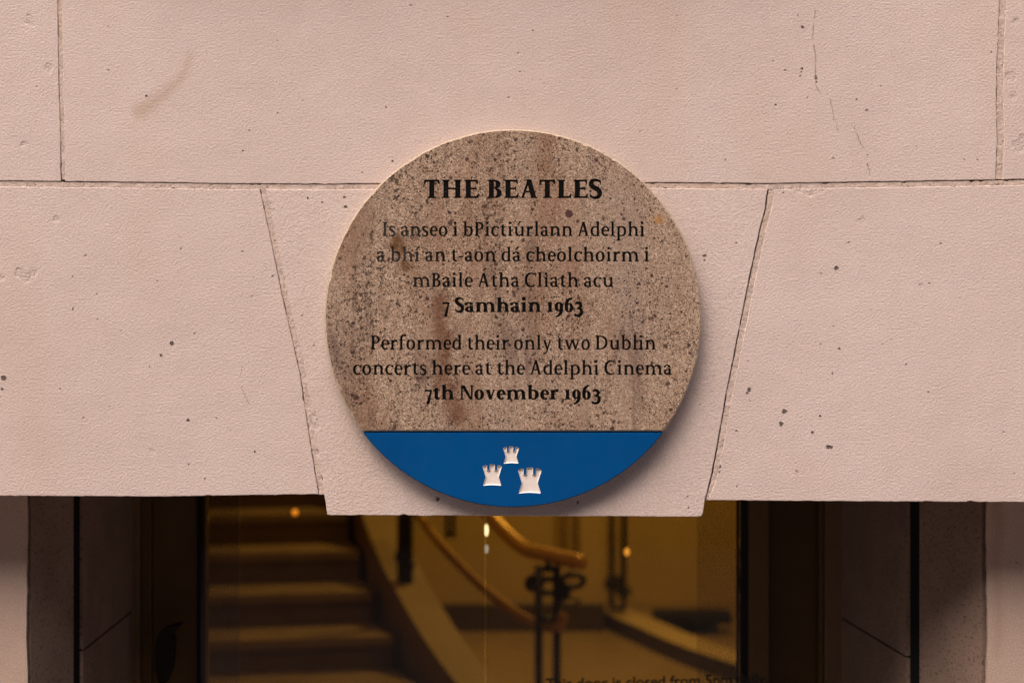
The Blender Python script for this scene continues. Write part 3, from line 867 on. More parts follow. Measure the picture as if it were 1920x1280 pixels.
def make_glyph(ch, bold):
    w, t = (0.232, 0.098) if bold else (0.158, 0.095)
    W = w + 0.012                      # capital stem
    g = Glyph(w, t)
    q = w / 2
    ex = 0.05 if bold else 0.0         # bold letters are a little wider
    sb = 0.035 if bold else 0.045       # side bearing
    if ch in 'áíúÁ':
        base = {'á': 'a', 'í': 'ı', 'ú': 'u', 'Á': 'A'}[ch]
        g = make_glyph(base, bold)
        cx = {'a': 0.27, 'ı': 0.17, 'u': 0.33, 'A': 0.40}[base]
        y = 1.09 if ch == 'Á' else 0.80
        g.poly([(cx - 0.06, y), (cx + 0.03, y), (cx + 0.24, y + 0.235), (cx + 0.10, y + 0.265)])
        return g
    if ch in 'iı':
        x = sb + 0.085 + q
        g.stem(x, 0, XH - 0.02).flag(x, XH + 0.01).foot(x)
        if ch == 'i': g.dot(x - 0.01, 0.935, w * 0.62)
        g.adv = x + q + 0.075 + sb
    elif ch == 'l':
        x = sb + 0.085 + q
        g.stem(x, 0, ASC - 0.02).flag(x, ASC).foot(x)
        g.adv = x + q + 0.075 + sb
    elif ch in 'nhmu':
        x0 = sb + 0.08 + q
        gap = 0.42 + ex
        if ch in 'nhm':
            top = ASC if ch == 'h' else XH + 0.01
            g.stem(x0, 0, top - 0.02).flag(x0, top).foot(x0, l=0.07, r=0.06)
            xs = [x0 + gap] + ([x0 + 2 * gap] if ch == 'm' else [])
            xp = x0
            for i, x in enumerate(xs):
                g.ring(xp - 0.02, 0.06, x + q, XH + 0.015, w * 0.6, w, t * 1.25, 0.01, 0, 140)
                g.stem(x, 0, 0.37)
                g.foot(x, l=0.05, r=0.07)
                xp = x
            g.adv = xs[-1] + q + 0.07 + sb - 0.02
        else:
            x1 = x0 + gap
            g.stem(x0, 0.30, XH - 0.02).flag(x0, XH + 0.01).stem(x1, 0, XH - 0.02).flag(x1, XH + 0.01)
            g.ring(x0 - q, -0.015, x1 + 0.02, 0.62, w, w * 0.6, 0.01, t * 1.25, 180, 320)
            g.poly([(x1, 0), (x1 + q + 0.075, 0), (x1 + q + 0.075, 0.04), (x1 + q, 0.075), (x1, 0.075)])
            g.adv = x1 + q + 0.07 + sb - 0.02
    elif ch == 'r':
        x = sb + 0.08 + q
        g.stem(x, 0, XH - 0.02).flag(x, XH + 0.01).foot(x, r=0.09)
        g.stroke(bez((x + 0.02, 0.40), (x + 0.06, 0.56), (x + 0.16, 0.66), (x + 0.33 + ex, 0.625)), t * 0.9, w * 1.05)
        g.adv = x + 0.33 + ex + sb * 0.55
    elif ch in 'oec':
        Wd = 0.60 + ex if ch == 'o' else 0.53 + ex
        x0, x1 = sb, sb + Wd
        if ch == 'o': g.ring(x0, -0.018, x1, XH + 0.018, w * 1.04, w * 1.04, t, t)
        elif ch == 'c':
            g.ring(x0, -0.018, x1 + 0.05, XH + 0.018, w * 1.06, w * 0.7, t, t * 1.2, 58, 312)
            g.dot(x1 - 0.055, XH - 0.10, w * 0.52)
        else:
            g.ring(x0, -0.018, x1 + 0.02, XH + 0.018, w * 1.06, w * 0.9, t, t * 1.25, 5, 316)
            g.poly([(x0 + w * 0.6, 0.335), (x1 + 0.01, 0.335), (x1 + 0.014, 0.335 + t * 0.95), (x0 + w * 0.6, 0.335 + t * 0.95)])
        g.adv = x1 + sb - (0.03 if ch != 'o' else 0)
    elif ch in 'bdp':
        if ch == 'd':
            x0 = sb
            xs = sb + 0.50 + ex
            g.ring(x0, -0.018, xs + q, XH + 0.015, w * 1.04, w * 0.6, t, t * 1.1)
            g.stem(xs, 0, ASC - 0.02).flag(xs, ASC)
            g.poly([(xs, 0), (xs + q + 0.075, 0), (xs + q + 0.075, 0.04), (xs + q, 0.08), (xs, 0.08)])
            g.adv = xs + q + 0.07 + sb - 0.02
        else:
            xs = sb + 0.07 + q
            x1 = xs + 0.52 + ex
            g.ring(xs - q, -0.018, x1, XH + 0.018, w * 0.6, w * 1.04, t * 1.1, t)
            if ch == 'b': g.stem(xs, 0.02, ASC - 0.02).flag(xs, ASC)
            else: g.stem(xs, DSC, XH - 0.02).flag(xs, XH + 0.01).foot(xs, DSC)
            g.adv = x1 + sb
    elif ch == 'a':
        xs = sb + 0.39 + ex
        g.stem(xs, 0.06, 0.46)
        g.ring(sb + 0.03, 0.30, xs + q, XH + 0.018, w * 0.7, w, t, 0.01, 0, 138)
        g.dot(sb + 0.075, XH - 0.125, w * 0.50)
        g.ring(sb, -0.018, xs + q + 0.02, 0.40, w * 0.98, w * 0.5, t * 0.9, t * 1.1, 60, 330)
        g.poly([(xs - q, 0.12), (xs + q, 0.10), (xs + q + 0.10, 0.045), (xs + q + 0.09, 0.0), (xs + q - 0.02, -0.012), (xs - q + 0.01, 0.04)])
        g.adv = xs + q + 0.085 + sb - 0.03
    elif ch == 's':
        x0, x1 = sb, sb + 0.42 + ex
        P = bez((x1 - 0.035, 0.575), (x1 - 0.12, 0.70), (x0 + 0.02, 0.70), (x0 + 0.065, 0.51), 9)[:-1] + bez((x0 + 0.065, 0.51), (x0 + 0.11, 0.37), (x1 - 0.08, 0.36), (x1 - 0.06, 0.185), 9)[:-1] + bez((x1 - 0.06, 0.185), (x1 - 0.06, -0.04), (x0 + 0.08, -0.03), (x0 + 0.025, 0.115), 9)
        g.stroke(P, t * 0.85, t * 0.85, w * 1.0)
        g.poly([(x1 - 0.06, 0.62), (x1 - 0.01, 0.65), (x1 - 0.01, 0.50), (x1 - 0.055, 0.50)])
        g.poly([(x0, 0.02), (x0 + 0.05, 0.05), (x0 + 0.05, 0.19), (x0, 0.19)])
        g.adv = x1 + sb
    elif ch == 't':
        x = sb + 0.10 + q
        g.poly([(x - q, 0.12), (x + q, 0.12), (x + q, 0.86), (x - q + 0.01, 0.80), (x - q, 0.70)])
        g.rect(sb, XH - 0.075, x + 0.26, XH - 0.005)
        g.ring(x - q, -0.018, x + 0.32, 0.42, w, 0.02, 0.02, t * 1.2, 180, 300)
        g.adv = x + 0.25 + sb * 0.6
    elif ch == 'f':
        x = sb + 0.11 + q
        g.stem(x, 0, 0.80).foot(x, r=0.10)
        g.rect(sb, XH - 0.075, x + 0.25, XH - 0.005)
        g.ring(x - q, 0.52, x + 0.42, ASC + 0.03, w, 0.02, t * 1.1, 0.02, 68, 180)
        g.dot(x + 0.265, ASC - 0.06, w * 0.52)
        g.adv = x + 0.26 + sb * 0.5
    elif ch in 'vwy':
        def vee(x0, x1, y0=XH, yb=0.0, xb=None):
            xm = (x0 + x1) / 2 + 0.02
            hw = w * 1.06
            g.poly([(x0, y0), (x0 + hw, y0), (xm + hw * 0.42, yb), (xm - hw * 0.42, yb)])
            g.poly([(x1 - t * 1.1, y0), (x1, y0), (xm + t * 0.5, yb), (xm - t * 0.6, yb)])
            return xm
        x0 = sb + 0.03
        wd = 0.54 + ex
        xm = vee(x0, x0 + wd)
        g.rect(x0 - 0.06, XH - 0.045, x0 + w + 0.07, XH)
        xe = x0 + wd
        if ch == 'w':
            xs2 = xe - w * 0.7
            vee(xs2, xs2 + wd)
            xe = xs2 + wd
            g.rect(xs2 - 0.05, XH - 0.045, xs2 + w + 0.04, XH)
        g.rect(xe - t - 0.075, XH - 0.045, xe + 0.055, XH)
        if ch == 'y':
            g.stroke(bez((xm + 0.03, 0.06), (xm - 0.03, -0.12), (xm - 0.09, -0.28), (xm - 0.22, -0.29)), t * 1.15, t * 0.95)
            g.dot(xm - 0.21, -0.265, w * 0.48)
        g.adv = xe + 0.05 + sb * 0.5
    elif ch == '-':
        g.rect(sb, 0.285, sb + 0.27, 0.285 + t * 1.25)
        g.adv = sb * 2 + 0.27
    # ---------------- capitals
    elif ch == 'I':
        x = sb + 0.10 + q
        g.stem(x, 0, 1, W).foot(x, l=0.09, r=0.09, w=W).foot(x, 1, W, 0.09, 0.09, -1)
        g.adv = x * 2
    elif ch == 'H':
        x0 = sb + 0.09 + q
        x1 = x0 + 0.52 + ex
        for x in (x0, x1): g.stem(x, 0, 1, W).foot(x, w=W).foot(x, 1, W, up=-1)
        g.rect(x0, 0.47, x1, 0.47 + t * 1.1)
        g.adv = x1 + x0
    elif ch in 'ELTF':
        if ch == 'T':
            x = sb + 0.34 + ex * 0.6
            g.stem(x, 0, 1, W).foot(x, w=W, l=0.09, r=0.09)
            a, b = sb, 2 * x - sb
            g.rect(a, 1 - t * 1.1, b, 1)
            g.poly([(a, 1), (a - 0.015, 0.76), (a + 0.045, 0.76), (a + 0.12, 1 - t)])
            g.poly([(b, 1), (b + 0.015, 0.76), (b - 0.045, 0.76), (b - 0.12, 1 - t)])
            g.adv = b + sb
        else:
            x = sb + 0.08 + q
            b = x + (0.43 if ch == 'E' else 0.42) + ex
            g.stem(x, 0, 1, W).foot(x, w=W, r=0.0).foot(x, 1, W, up=-1, r=0.0 if ch == 'E' else 0.08)
            g.rect(x, 0, b, t * 1.1)
            g.poly([(b, 0), (b + 0.035, 0.25), (b - 0.02, 0.25), (b - 0.11, t)])
            if ch == 'E':
                g.rect(x, 1 - t * 1.1, b - 0.02, 1)
                g.poly([(b - 0.02, 1), (b, 0.77), (b - 0.05, 0.77), (b - 0.13, 1 - t)])
                g.rect(x, 0.47, b - 0.10, 0.47 + t * 1.05)
                g.poly([(b - 0.14, 0.40), (b - 0.09, 0.40), (b - 0.09, 0.63), (b - 0.14, 0.63)])
            g.adv = b + sb * 0.9 + 0.01
    elif ch in 'BPD':
        x = sb + 0.08 + q
        g.stem(x, 0, 1, W)
        g.foot(x, w=W, r=0.08 if ch == 'P' else 0).foot(x, 1, W, up=-1, r=0)
        if ch == 'D':
            b = x + 0.66 + ex
            g.ring(x - 0.50, 0, b, 1, W, W, t * 1.05, t * 1.05, -90, 90, 2.3)
            g.rect(x, 0, x + 0.16, t * 1.05).rect(x, 1 - t * 1.05, x + 0.16, 1)
            g.adv = b + sb
        elif ch == 'P':
            b = x + 0.46 + ex
            g.ring(x - 0.22, 0.42, b, 1, W, W, t * 1.05, t, -90, 90)
            g.rect(x, 1 - t * 1.05, x + 0.14, 1).rect(x, 0.42, x + 0.14, 0.42 + t)
            g.adv = b + sb * 0.7
        else:
            b = x + 0.43 + ex
            g.ring(x - 0.20, 0.50, b - 0.04, 1, W, W * 0.95, t * 1.05, t * 0.9, -90, 90)
            g.ring(x - 0.16, 0, b + 0.02, 0.55, W, W, t * 0.9, t * 1.05, -90, 90)
            g.rect(x, 1 - t * 1.05, x + 0.13, 1).rect(x, 0.50, x + 0.14, 0.50 + t).rect(x, 0, x + 0.15, t * 1.05)
            g.adv = b + 0.02 + sb
    elif ch == 'C':
        x0, x1 = sb, sb + 0.74
        g.ring(x0, -0.02, x1 + 0.10, 1.02, W * 1.05, W * 0.6, t * 1.1, t * 1.2, 52, 308)
        g.poly([(x1 - 0.055, 0.985), (x1, 0.985), (x1, 0.70), (x1 - 0.045, 0.70)])
        g.adv = x1 + sb
    elif ch == 'S':
        x0, x1 = sb, sb + 0.50 + ex
        P = bez((x1 - 0.04, 0.86), (x1 - 0.14, 1.03), (x0 + 0.03, 1.03), (x0 + 0.08, 0.76), 10)[:-1] + bez((x0 + 0.08, 0.76), (x0 + 0.12, 0.52), (x1 - 0.07, 0.53), (x1 - 0.07, 0.27), 10)[:-1] + bez((x1 - 0.07, 0.27), (x1 - 0.07, -0.05), (x0 + 0.10, -0.04), (x0 + 0.03, 0.17), 10)
        g.stroke(P, t * 0.9, t * 0.9, W * 1.05)
        g.poly([(x1 - 0.065, 0.93), (x1 - 0.005, 0.97), (x1 - 0.005, 0.74), (x1 - 0.05, 0.74)])
        g.poly([(x0, 0.03), (x0 + 0.055, 0.08), (x0 + 0.05, 0.27), (x0, 0.27)])
        g.adv = x1 + sb
    elif ch == 'A':
        x0, x1 = sb * 0.6 + 0.06, sb * 0.6 + 0.74 + ex
        xm = (x0 + x1) / 2 - 0.01
        hw = W * 1.04
        g.poly([(x0, 0), (x0 + t * 1.2, 0), (xm + t * 0.7, 1.02), (xm - t * 0.5, 1.02)])
        g.poly([(x1 - hw, 0), (x1, 0), (xm + hw * 0.5, 1.02), (xm - hw * 0.45, 1.02)])
        g.rect(x0 + 0.13, 0.30, x1 - 0.17, 0.30 + t)
        g.rect(x0 - 0.075, 0, x0 + t + 0.09, 0.047).rect(x1 - hw - 0.05, 0, x1 + 0.07, 0.047)
        g.adv = x1 + 0.06 + sb * 0.6
    elif ch == 'N':
        x0 = sb + 0.09 + t / 2
        x1 = x0 + 0.60 + ex
        g.stem(x0, 0, 1, t * 1.2).foot(x0, w=t).stem(x1, 0, 1, t * 1.2).foot(x1, 1, t, up=-1)
        g.poly([(x0 - 0.07, 1), (x0 + W * 0.75, 1), (x1 + t * 0.5, 0), (x1 - W * 0.55, 0)])
        g.adv = x1 + 0.08 + sb
    # ---------------- old-style figures
    elif ch == '1':
        x = sb + 0.11 + q
        g.stem(x, 0, XH).flag(x, XH + 0.01, l=0.10).foot(x, l=0.09, r=0.09)
        g.adv = x + q + 0.09 + sb
    elif ch == '6':
        x0, x1 = sb, sb + 0.58
        g.ring(x0, -0.018, x1, 0.64, w * 1.02, w * 1.02, t, t)
        g.ring(x0, -0.10, x1 + 0.55, 1.06, w * 1.0, 0.1, t * 0.85, 0.1, 104, 182)
        g.adv = x1 + sb
    elif ch == '9':
        x0, x1 = sb, sb + 0.58
        g.ring(x0, 0.04, x1, XH + 0.018, w * 1.02, w * 1.02, t, t)
        g.ring(x0 - 0.55, -0.37, x1, 0.78, 0.1, w * 1.0, 0.1, t * 0.85, -76, 2)
        g.adv = x1 + sb
    elif ch == '3':
        x0, x1 = sb, sb + 0.50
        P = bez((x0 + 0.03, 0.56), (x0 + 0.12, 0.70), (x1 - 0.10, 0.70), (x1 - 0.10, 0.47), 8)[:-1] + bez((x1 - 0.10, 0.47), (x1 - 0.10, 0.34), (x0 + 0.22, 0.27), (x0 + 0.16, 0.245), 6)
        g.stroke(P, t * 1.1, t * 0.9, w * 0.95)
        P = bez((x0 + 0.14, 0.25), (x0 + 0.40, 0.30), (x1 - 0.03, 0.16), (x1 - 0.05, -0.03), 7)[:-1] + bez((x1 - 0.05, -0.03), (x1 - 0.07, -0.27), (x0 + 0.14, -0.32), (x0 + 0.02, -0.22), 8)
        g.stroke(P, t * 0.9, t * 1.0, w * 1.0)
        g.dot(x0 + 0.05, -0.205, w * 0.42)
        g.adv = x1 + sb
    elif ch == '7':
        x0, x1 = sb, sb + 0.48
        h = t * 1.4
        g.rect(x0, XH - h, x1, XH)
        g.poly([(x0, XH), (x0 - 0.01, XH - 0.17), (x0 + 0.04, XH - 0.17), (x0 + 0.07, XH - h)])
        g.poly([(x1 - t * 1.2, XH - h * 0.6), (x1, XH - 0.01), (x0 + 0.10 + w * 0.95, DSC), (x0 + 0.10, DSC)])
        g.adv = x1 + sb * 0.6
    elif ch == ' ':
        g.adv = 0.29 if bold else 0.255
    return g

_cache = {}
def glyph_shape(ch, bold):
    """(vertices, triangles, boundary edges, advance) of the union of the glyph's strokes"""
    key = (ch, bold)
    if key in _cache: return _cache[key]
    g = make_glyph(ch, bold)
    if not g.p:
        _cache[key] = ([], [], [], g.adv)
        return _cache[key]
    vs, fs = [], []
    for p in g.p:
        if abs(area2(p)) < 1e-7: continue
        if area2(p) < 0: p = p[::-1]
        b = len(vs)
        vs += [Vector(c) for c in p]
        fs.append(list(range(b, b + len(p))))
    r = delaunay_2d_cdt(vs, [], fs, 0, 1e-4)
    V, T, O = r[0], r[2], r[5]
    tris = [tuple(t) for t, o in zip(T, O) if o]
    cnt = {}
    for t in tris:
        for i in range(len(t)):
            e = (t[i], t[(i + 1) % len(t)])
            k = tuple(sorted(e))
            cnt.setdefault(k, []).append(e)
    edges = [v[0] for v in cnt.values() if len(v) == 1]
    _cache[key] = ([(v.x, v.y) for v in V], tris, edges, g.adv)
    return _cache[key]

# ------------------------------------------------------------------ the plaque
PD = 0.027                                    # how far its face stands off the wall
PS = S0 * (CAM_D - PD) / CAM_D                # metres per photo pixel on its face
PCX, PCY = 962, 596
cx, cz = (PCX - 960) * PS, EYE - (PCY - 640) * PS
PR = 354.2 * PS
plaque = empty('commemorative_plaque', (cx, 0, cz), 'round speckled brown stone plaque with black engraved lettering and a blue foot, on the keystone', 'plaque')
pu = lambda px: (px - PCX) * PS
pv = lambda py: (PCY - py) * PS

def engraved_text(text, bold, base_py, x0_px, x1_px, cap_px):
    cap = cap_px * PS
    pen = 0.0
    items = []
    for ch in text:
        V, T, E, adv = glyph_shape(ch, bold)
        items.append((pen, V, T, E))
        pen += adv
    # ink extents
    lo = min(p + v[0] for p, V, T, E in items for v in V)
    hi = max(p + v[0] for p, V, T, E in items for v in V)
    width = (x1_px - x0_px) * PS / cap
    sx = 1 + (width / (hi - lo) - 1) * 0.75      # most of the fit is in the letters' width, the rest in their spacing
    track = (width / sx - (hi - lo)) / (len(text) - 1)
    out = []
    for i, (p, V, T, E) in enumerate(items):
        if not V: continue
        out.append(([(pu(x0_px) + (p + track * i - lo + v[0]) * cap * sx, pv(base_py) + v[1] * cap) for v in V], T, E))
    print('TRACK %r %.3f' % (text, track))
    return out

LINES = [('THE BEATLES', True, 371.6, 794.5, 1129, 34.6),
         ('Is anseo i bPictiúrlann Adelphi', False, 442.8, 717, 1208.5, 26.6),
         ('a bhí an t-aon dá cheolchoirm i', False, 490.2, 706.5, 1217, 26.6),
         ('mBaile Átha Cliath acu', False, 538.0, 774, 1150.5, 26.6),
         ('7 Samhain 1963', True, 585.0, 829, 1093.5, 26.6),
         ('Performed their only two Dublin', False, 655.3, 695, 1229.5, 26.6),
         ('concerts here at the Adelphi Cinema', False, 702.2, 662, 1260.5, 26.6),
         ('7th November 1963', True, 748.8, 796, 1126.5, 26.6)]
texts = [engraved_text(*l) for l in LINES]

def stone_mat():
    t = NT('speckled sandstone')
    def grain(scale, stops):
        g = t.voro(scale)
        sp = t.n('ShaderNodeSeparateColor')
        t.set(sp.inputs[0], g[1])
        return t.ramp(sp.outputs[0], stops)
    pal = [(0.0, (0.045, 0.027, 0.021)), (0.14, (0.155, 0.088, 0.058)), (0.34, (0.285, 0.185, 0.125)), (0.62, (0.370, 0.252, 0.176)), (0.84, (0.47, 0.345, 0.26)), (0.97, (0.72, 0.58, 0.47))]
    c = t.mix(0.5, grain(520, pal), grain(1000, pal))
    # cooler grey bands and warm clouds
    band = t.noise(5.5, 4, 0.6, t.scaled((1.5, 1, 0.55)), 0.6)
    c = t.mix(t.rng(band, 0.46, 0.64, 0, 0.42), c, (0.27, 0.20, 0.165))
    warm = t.noise(7, 4, 0.65, t.vmath('ADD', t.scaled((1.3, 1, 0.35)), (3.1, 0, 1.7)))
    c = t.mix(t.rng(warm, 0.47, 0.66, 0, 0.62), c, (0.175, 0.078, 0.040))
    vein = t.noise(16, 5, 0.7, t.vmath('ADD', t.scaled((1.6, 1, 0.30)), (7.7, 0, 2.2)), 0.8)
    c = t.mix(t.rng(vein, 0.53, 0.68, 0, 0.55), c, (0.105, 0.058, 0.045))
    # scattered dark mineral specks, three sizes, clustered
    clus = t.noise(11, 3, 0.6, t.scaled((1.4, 1, 0.8)))
    for sc, r0, lim, col in ((480, 0.36, 0.80, (0.055, 0.034, 0.026)), (300, 0.30, 0.79, (0.050, 0.030, 0.022)), (160, 0.25, 0.78, (0.055, 0.032, 0.026)), (85, 0.19, 0.84, (0.050, 0.026, 0.024)), (38, 0.10, 0.88, (0.055, 0.026, 0.026))):
        w = t.vmath('ADD', t.co(), t.vmath('MULTIPLY', t.noise(sc * 1.6, 2, col=True), (0.7 / sc, 0, 0.7 / sc)))
        v = t.voro(sc, w)
        s2 = t.n('ShaderNodeSeparateColor')
        t.set(s2.inputs[0], v[1])
        pick = t.math('GREATER_THAN', t.math('ADD', s2.outputs[0], t.rng(clus, 0.36, 0.66, -0.22, 0.12)), lim)
        k = t.math('MULTIPLY', t.rng(v[0], r0, r0 * 1.35, 1, 0), pick)
        c = t.mix(t.math('MULTIPLY', k, 0.92), c, tuple(0.75 * q for q in col))
    # ragged dark mineral clumps, thick in some places and absent in others
    patch = t.noise(9, 3, 0.55, t.vmath('ADD', t.scaled((1.5, 1, 0.6)), (4.4, 0, 9.1)))
    rag = t.math('ADD', t.noise(170, 4, 0.72), t.rng(patch, 0.40, 0.68, -0.10, 0.07))
    c = t.mix(t.rng(rag, 0.575, 0.625, 0, 0.85), c, (0.040, 0.022, 0.016))
    left = t.spots([(pu(690), pv(500), 40 * PS), (pu(680), pv(560), 40 * PS), (pu(700), pv(440), 25 * PS), (pu(665), pv(620), 25 * PS), (pu(1270), pv(420), 20 * PS), (pu(1285), pv(640), 25 * PS), (pu(1265), pv(720), 22 * PS)], t.warp(14, 0.05))
    rag2 = t.math('ADD', t.noise(150, 4, 0.75, t.scaled((1.0, 1, 0.8))), t.rng(left, -0.03, 0.035, 0.085, -0.12))
    c = t.mix(t.rng(rag2, 0.565, 0.62, 0, 0.85), c, (0.042, 0.027, 0.022))
    # the marks one can point at
    px = lambda lst: [(pu(x), pv(y), r * PS) for x, y, r in lst]
    dk = t.spots(px([(1067, 401, 7.5), (1083, 415, 3), (844, 419, 4.5), (846, 414, 3), (930, 495, 4), (928, 490, 3), (1148, 803, 5), (1151, 791, 3.5), (1248, 649, 4.5), (1295, 662, 3), (998, 665, 2.5), (995, 680, 3.5), (1070, 760, 3), (668, 745, 5.5), (660, 741, 4), (678, 614, 3), (783, 709, 3.5), (1166, 402, 3), (1170, 410, 3), (1056, 570, 3), (1010, 318, 3), (963, 548, 3.5), (964, 552, 3), (876, 299, 3.5), (890, 305, 2.5), (967, 262, 3.5), (919, 321, 2.5), (1118, 300, 4), (1258, 768, 3.5), (1218, 597, 3), (1224, 596, 3), (801, 560, 3.5), (804, 575, 2.5), (845, 333, 3)]), t.warp(190, 0.007))
    c = t.mix(t.rng(dk, -0.0010, 0.0010, 0.9, 0), c, (0.052, 0.024, 0.024))
    rust = t.spots(px([(745, 452, 9), (742, 462, 8), (752, 468, 6), (760, 500, 5), (758, 497, 4)]), t.warp(60, 0.02))
    c = t.mix(t.rng(rust, -0.006, 0.012, 0.9, 0, True), c, (0.10, 0.042, 0.012))
    och = t.spots(px([(1234, 410, 6.5), (1237, 415, 6)]), t.warp(70, 0.012))
    c = t.mix(t.rng(och, -0.008, 0.007, 0.8, 0, True), c, (0.36, 0.165, 0.03))
    streak = t.spots(px([(825, 560 + i * 9, 7) for i in range(8)] + [(835, 632 + i * 11, 8) for i in range(9)] + [(850, 730 + i * 10, 8) for i in range(6)]), t.warp(30, 0.045))
    c = t.mix(t.rng(streak, -0.006, 0.018, 0.72, 0, True), c, (0.12, 0.050, 0.026))
    h = t.math('ADD', t.noise(420, 2, 0.6), t.math('MULTIPLY', t.noise(120, 2), 0.5))
    return t.done(c, t.rng(t.noise(200, 2), 0.3, 0.7, 0.42, 0.75), t.bump(h, 0.0006, 0.8), **{'Specular IOR Level': 0.1})
M['sandstone'] = stone_mat()

def sawn_mat():
    t = NT('pale sawn stone edge')
    c = t.mix(t.rng(t.noise(320, 3, 0.7), 0.35, 0.65), (0.33, 0.25, 0.18), (0.54, 0.43, 0.33))
    c = t.mix(t.rng(t.noise(160, 2, 0.6), 0.62, 0.70, 0, 0.6), c, (0.16, 0.09, 0.05))
    return t.done(c, 0.8, t.bump(t.noise(240, 3), 0.001))
M['sawn'] = sawn_mat()

def paint_mat():
    """black enamel in the cut letters, worn thin to grey towards the weathered side"""
    t = NT('black letter enamel')
    sx = t.n('ShaderNodeSeparateXYZ')
    t.set(sx.inputs[0], t.co())
    worn = t.spots([(pu(722), pv(432), 16 * PS), (pu(716), pv(480), 14 * PS), (pu(735), pv(440), 14 * PS), (pu(762), pv(478), 12 * PS)], t.warp(30, 0.02))
    k = t.rng(worn, -0.012, 0.055, 0.62, 0.0)
    n = t.rng(t.noise(170, 3, 0.7), 0.35, 0.65, 0.5, 1.0)
    c = t.mix(t.math('MULTIPLY', k, n), (0.0032, 0.003, 0.003), (0.105, 0.092, 0.088))
    c = t.mix(t.rng(t.noise(330, 2, 0.6), 0.64, 0.72, 0, 0.35), c, (0.12, 0.08, 0.055))
    return t.done(c, 0.6, **{'Specular IOR Level': 0.08})
M['paint'] = paint_mat()

# outline of the stone and of the blue foot
CH_S, CH_B = pv(809.0), pv(811.0)
def arc(a0, a1, n, r): return [(r * math.cos(a0 + (a1 - a0) * i / n), r * math.sin(a0 + (a1 - a0) * i / n)) for i in range(n + 1)]
def seg_loops(chord, r, upper, n, cham, rnd):
    a = math.asin(chord / r)
    rot = arc(a, math.pi - a, n, r) if upper else arc(math.pi - a, 2 * math.pi + a, n, r)
    ins = inset(rot, cham)
    if rnd:
        k = [1 - abs(rnd.gauss(0, 0.0013)) - (rnd.uniform(0.002, 0.007) if rnd.random() < 0.07 else 0) + 0.001 for _ in ins]
        ins = [(x * q, z * q if i not in (0, len(ins) - 1) else z) for i, ((x, z), q) in enumerate(zip(ins, k))]
    return rot, ins
DEPTH = 0.0016
def pierced(r):
    """triangles of a cut sheet that stay: crossing an outline toggles between stone and hole"""
    wall = {tuple(sorted(e)) for e, o in zip(r[1], r[3 + 1]) if o}
    tris = [tuple(f) for f in r[2]]
    adj = {}
    for k, f in enumerate(tris):
        for i in range(len(f)): adj.setdefault(tuple(sorted((f[i], f[(i + 1) % len(f)]))), []).append(k)
    state = {}
    todo = []
    for e, ks in adj.items():
        if len(ks) == 1 and ks[0] not in state:
            state[ks[0]] = True
            todo.append(ks[0])
    while todo:
        k = todo.pop()
        f = tris[k]
        for i in range(len(f)):
            e = tuple(sorted((f[i], f[(i + 1) % len(f)])))
            for j in adj[e]:
                if j not in state:
                    state[j] = state[k] != (e in wall)
                    todo.append(j)
    return [f for k, f in enumerate(tris) if state.get(k)]
def carved_face(name, outer, ins, cuts, mat, cham_y, y_back, rim=None):
    """a slab face pierced by the cut outlines, with chamfer and sides; cuts: list of edge lists in metres"""
    vs = [Vector(p) for p in ins]
    es = [(i, (i + 1) % len(ins)) for i in range(len(ins))]
    for V, E in cuts:
        used = sorted({i for e in E for i in e})
        idx = {u: len(vs) + j for j, u in enumerate(used)}
        vs += [Vector(V[u]) for u in used]
        es += [(idx[a], idx[b]) for a, b in E]
    r = delaunay_2d_cdt(vs, es, [], 1, 1e-7)
    keep = pierced(r)
    verts = [(v.x, -PD, v.y) for v in r[0]]
    faces = keep
    nface = len(keep)
    b, n = len(verts), len(ins)
    verts += [(x, -PD, z) for x, z in ins] + [(x, -PD + cham_y, z) for x, z in outer] + [(x, y_back, z) for x, z in outer]
    for i in range(n):
        j = (i + 1) % n
        faces.append((b + i, b + j, b + n + j, b + n + i))
        faces.append((b + n + i, b + n + j, b + 2 * n + j, b + 2 * n + i))
    me = bpy.data.meshes.new(name)
    me.from_pydata(verts, [], faces)
    bm = bmesh.new()
    bm.from_mesh(me)
    for f in bm.faces:
        c = f.calc_center_median()
        want = Vector((0, -1, 0)) if f.index < nface else Vector((c.x, -0.02, c.z))
        if f.normal.dot(want) < 0: f.normal_flip()
    bm.to_mesh(me)
    bm.free()
    me.materials.append(mat)
    if rim:
        me.materials.append(rim)
        for p in me.polygons: p.material_index = 0 if p.index < nface else 1
    o = bpy.data.objects.new(name, me)
    o.parent = plaque
    return link(o)

cuts = [(V, E) for line in texts for V, T, E in line]
rot, ins = seg_loops(CH_S, PR, True, 260, 3.4 * PS, random.Random(5))
carved_face('stone_disc', rot, ins, cuts, M['sandstone'], 0.0032, 0.0005, M['sawn'])
for line in texts:
    verts, faces = [], []
    for V, T, E in line:
        b = len(verts)
        n = len(V)
        verts += [(x, -PD + DEPTH, z) for x, z in V] + [(x, -PD + 0.00002, z) for x, z in V]
        faces += [tuple(b + i for i in t) for t in T]
        faces += [(b + i, b + j, b + n + j, b + n + i) for i, j in E]
    mesh_obj('engraved_line', verts, faces, M['paint'], plaque)

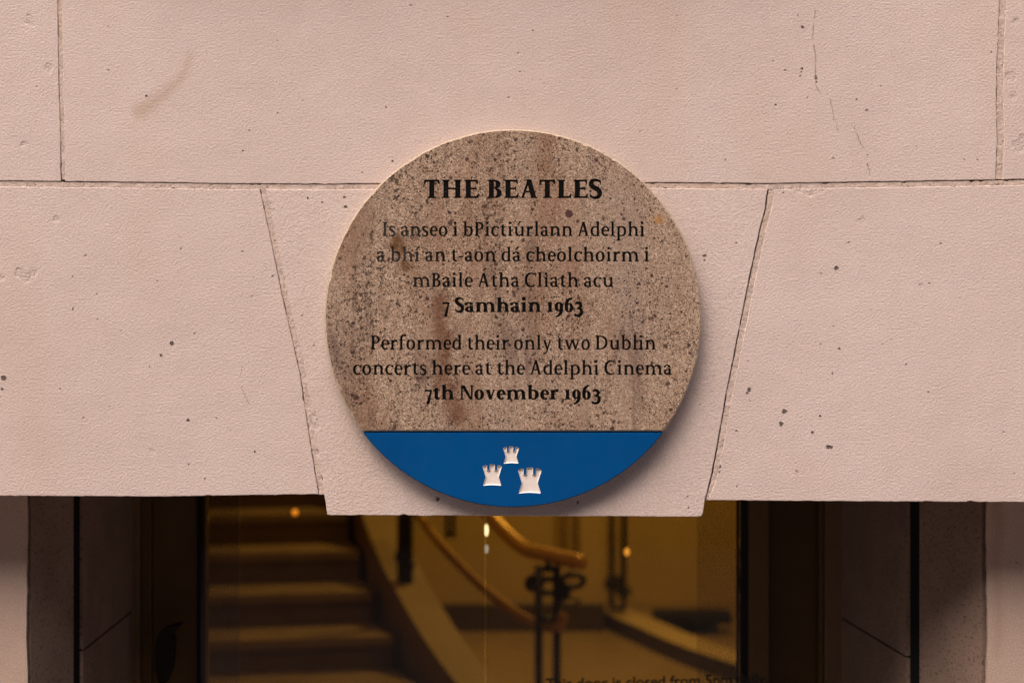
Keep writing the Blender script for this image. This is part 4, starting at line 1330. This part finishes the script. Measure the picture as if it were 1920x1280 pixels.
# blue enamel foot with three castles sunk into it
def blue_mat():
    t = NT('blue enamel')
    c = t.mix(t.rng(t.noise(6, 3), 0.3, 0.7), (0.0, 0.058, 0.205), (0.0, 0.066, 0.232))
    c = t.mix(t.rng(t.noise(600, 2, 0.6), 0.68, 0.76, 0, 0.35), c, (0.05, 0.13, 0.26))
    return t.done(c, t.rng(t.noise(40, 3), 0.3, 0.7, 0.34, 0.46), t.bump(t.noise(900, 1), 0.0001), **{'Specular IOR Level': 0.16})
M['blue'] = blue_mat()
M['castle'] = plain('pale castle paint', (0.74, 0.66, 0.62), 0.6, 0, 0.05, 200)
half = [(0.140, 0.026), (0.140, 0.275), (0.258, 0.272), (0.268, 0.055), (0.35, 0.045), (0.425, 0.065), (0.495, 0.105), (0.5, 0.125), (0.345, 0.585), (0.468, 0.955), (0.46, 0.985), (0.30, 0.972), (0.15, 0.962)]
castle_n = [(0.5 + x, 1 - y) for x, y in [(-0.13, 0.012), (0.13, 0.0)]]
def castle_loop(x0, y0, x1, y1):
    pts = [(-0.125, 0.012), (0.125, 0.006)] + half + [(0, 0.957)] + [(-x, y) for x, y in half[::-1]]
    mx, hh = (x0 + x1) / 2, y1 - y0
    return [(pu(mx + x * (x1 - x0)), pv(y0 + y * hh)) for x, y in pts]
z5 = lambda x, y: (860 + x / 7.527, 790 + y / 7.527)
castles = [castle_loop(*z5(838, 645), *z5(1168, 1018)), castle_loop(*z5(337, 600), *z5(608, 908)), castle_loop(*z5(627, 346), *z5(850, 595))]
bcuts = [(lp, [(i, (i + 1) % len(lp)) for i in range(len(lp))]) for lp in castles]
rot, ins = seg_loops(CH_B, PR, False, 160, 1.5 * PS, None)
carved_face('blue_foot', rot, ins, bcuts, M['blue'], 0.0012, 0.0005)
for lp, lab in zip(castles, ('largest of the three pale castles', 'middle sized pale castle', 'smallest pale castle, above the other two')):
    fl = inset(lp, 2.1 * PS)
    v2, tr = cdt_fill([fl], 1, 1e-7)
    verts = [(v.x, -PD + 0.0026, v.y) for v in v2]
    faces = [tuple(f) for f in tr]
    b, n = len(verts), len(lp)
    verts += [(x, -PD + 0.0026, z) for x, z in fl] + [(x, -PD + 0.00002, z) for x, z in lp]
    faces += [(b + i, b + (i + 1) % n, b + n + (i + 1) % n, b + n + i) for i in range(n)]
    mesh_obj('castle_emblem', verts, faces, M['castle'], plaque)['label'] = lab
# dark bed between stone and blue foot
MB().box(-PR * 0.79, PR * 0.79, -PD + 0.006, -0.001, CH_B - 0.004, CH_S + 0.004).build('joint_bed', M['void'], plaque)
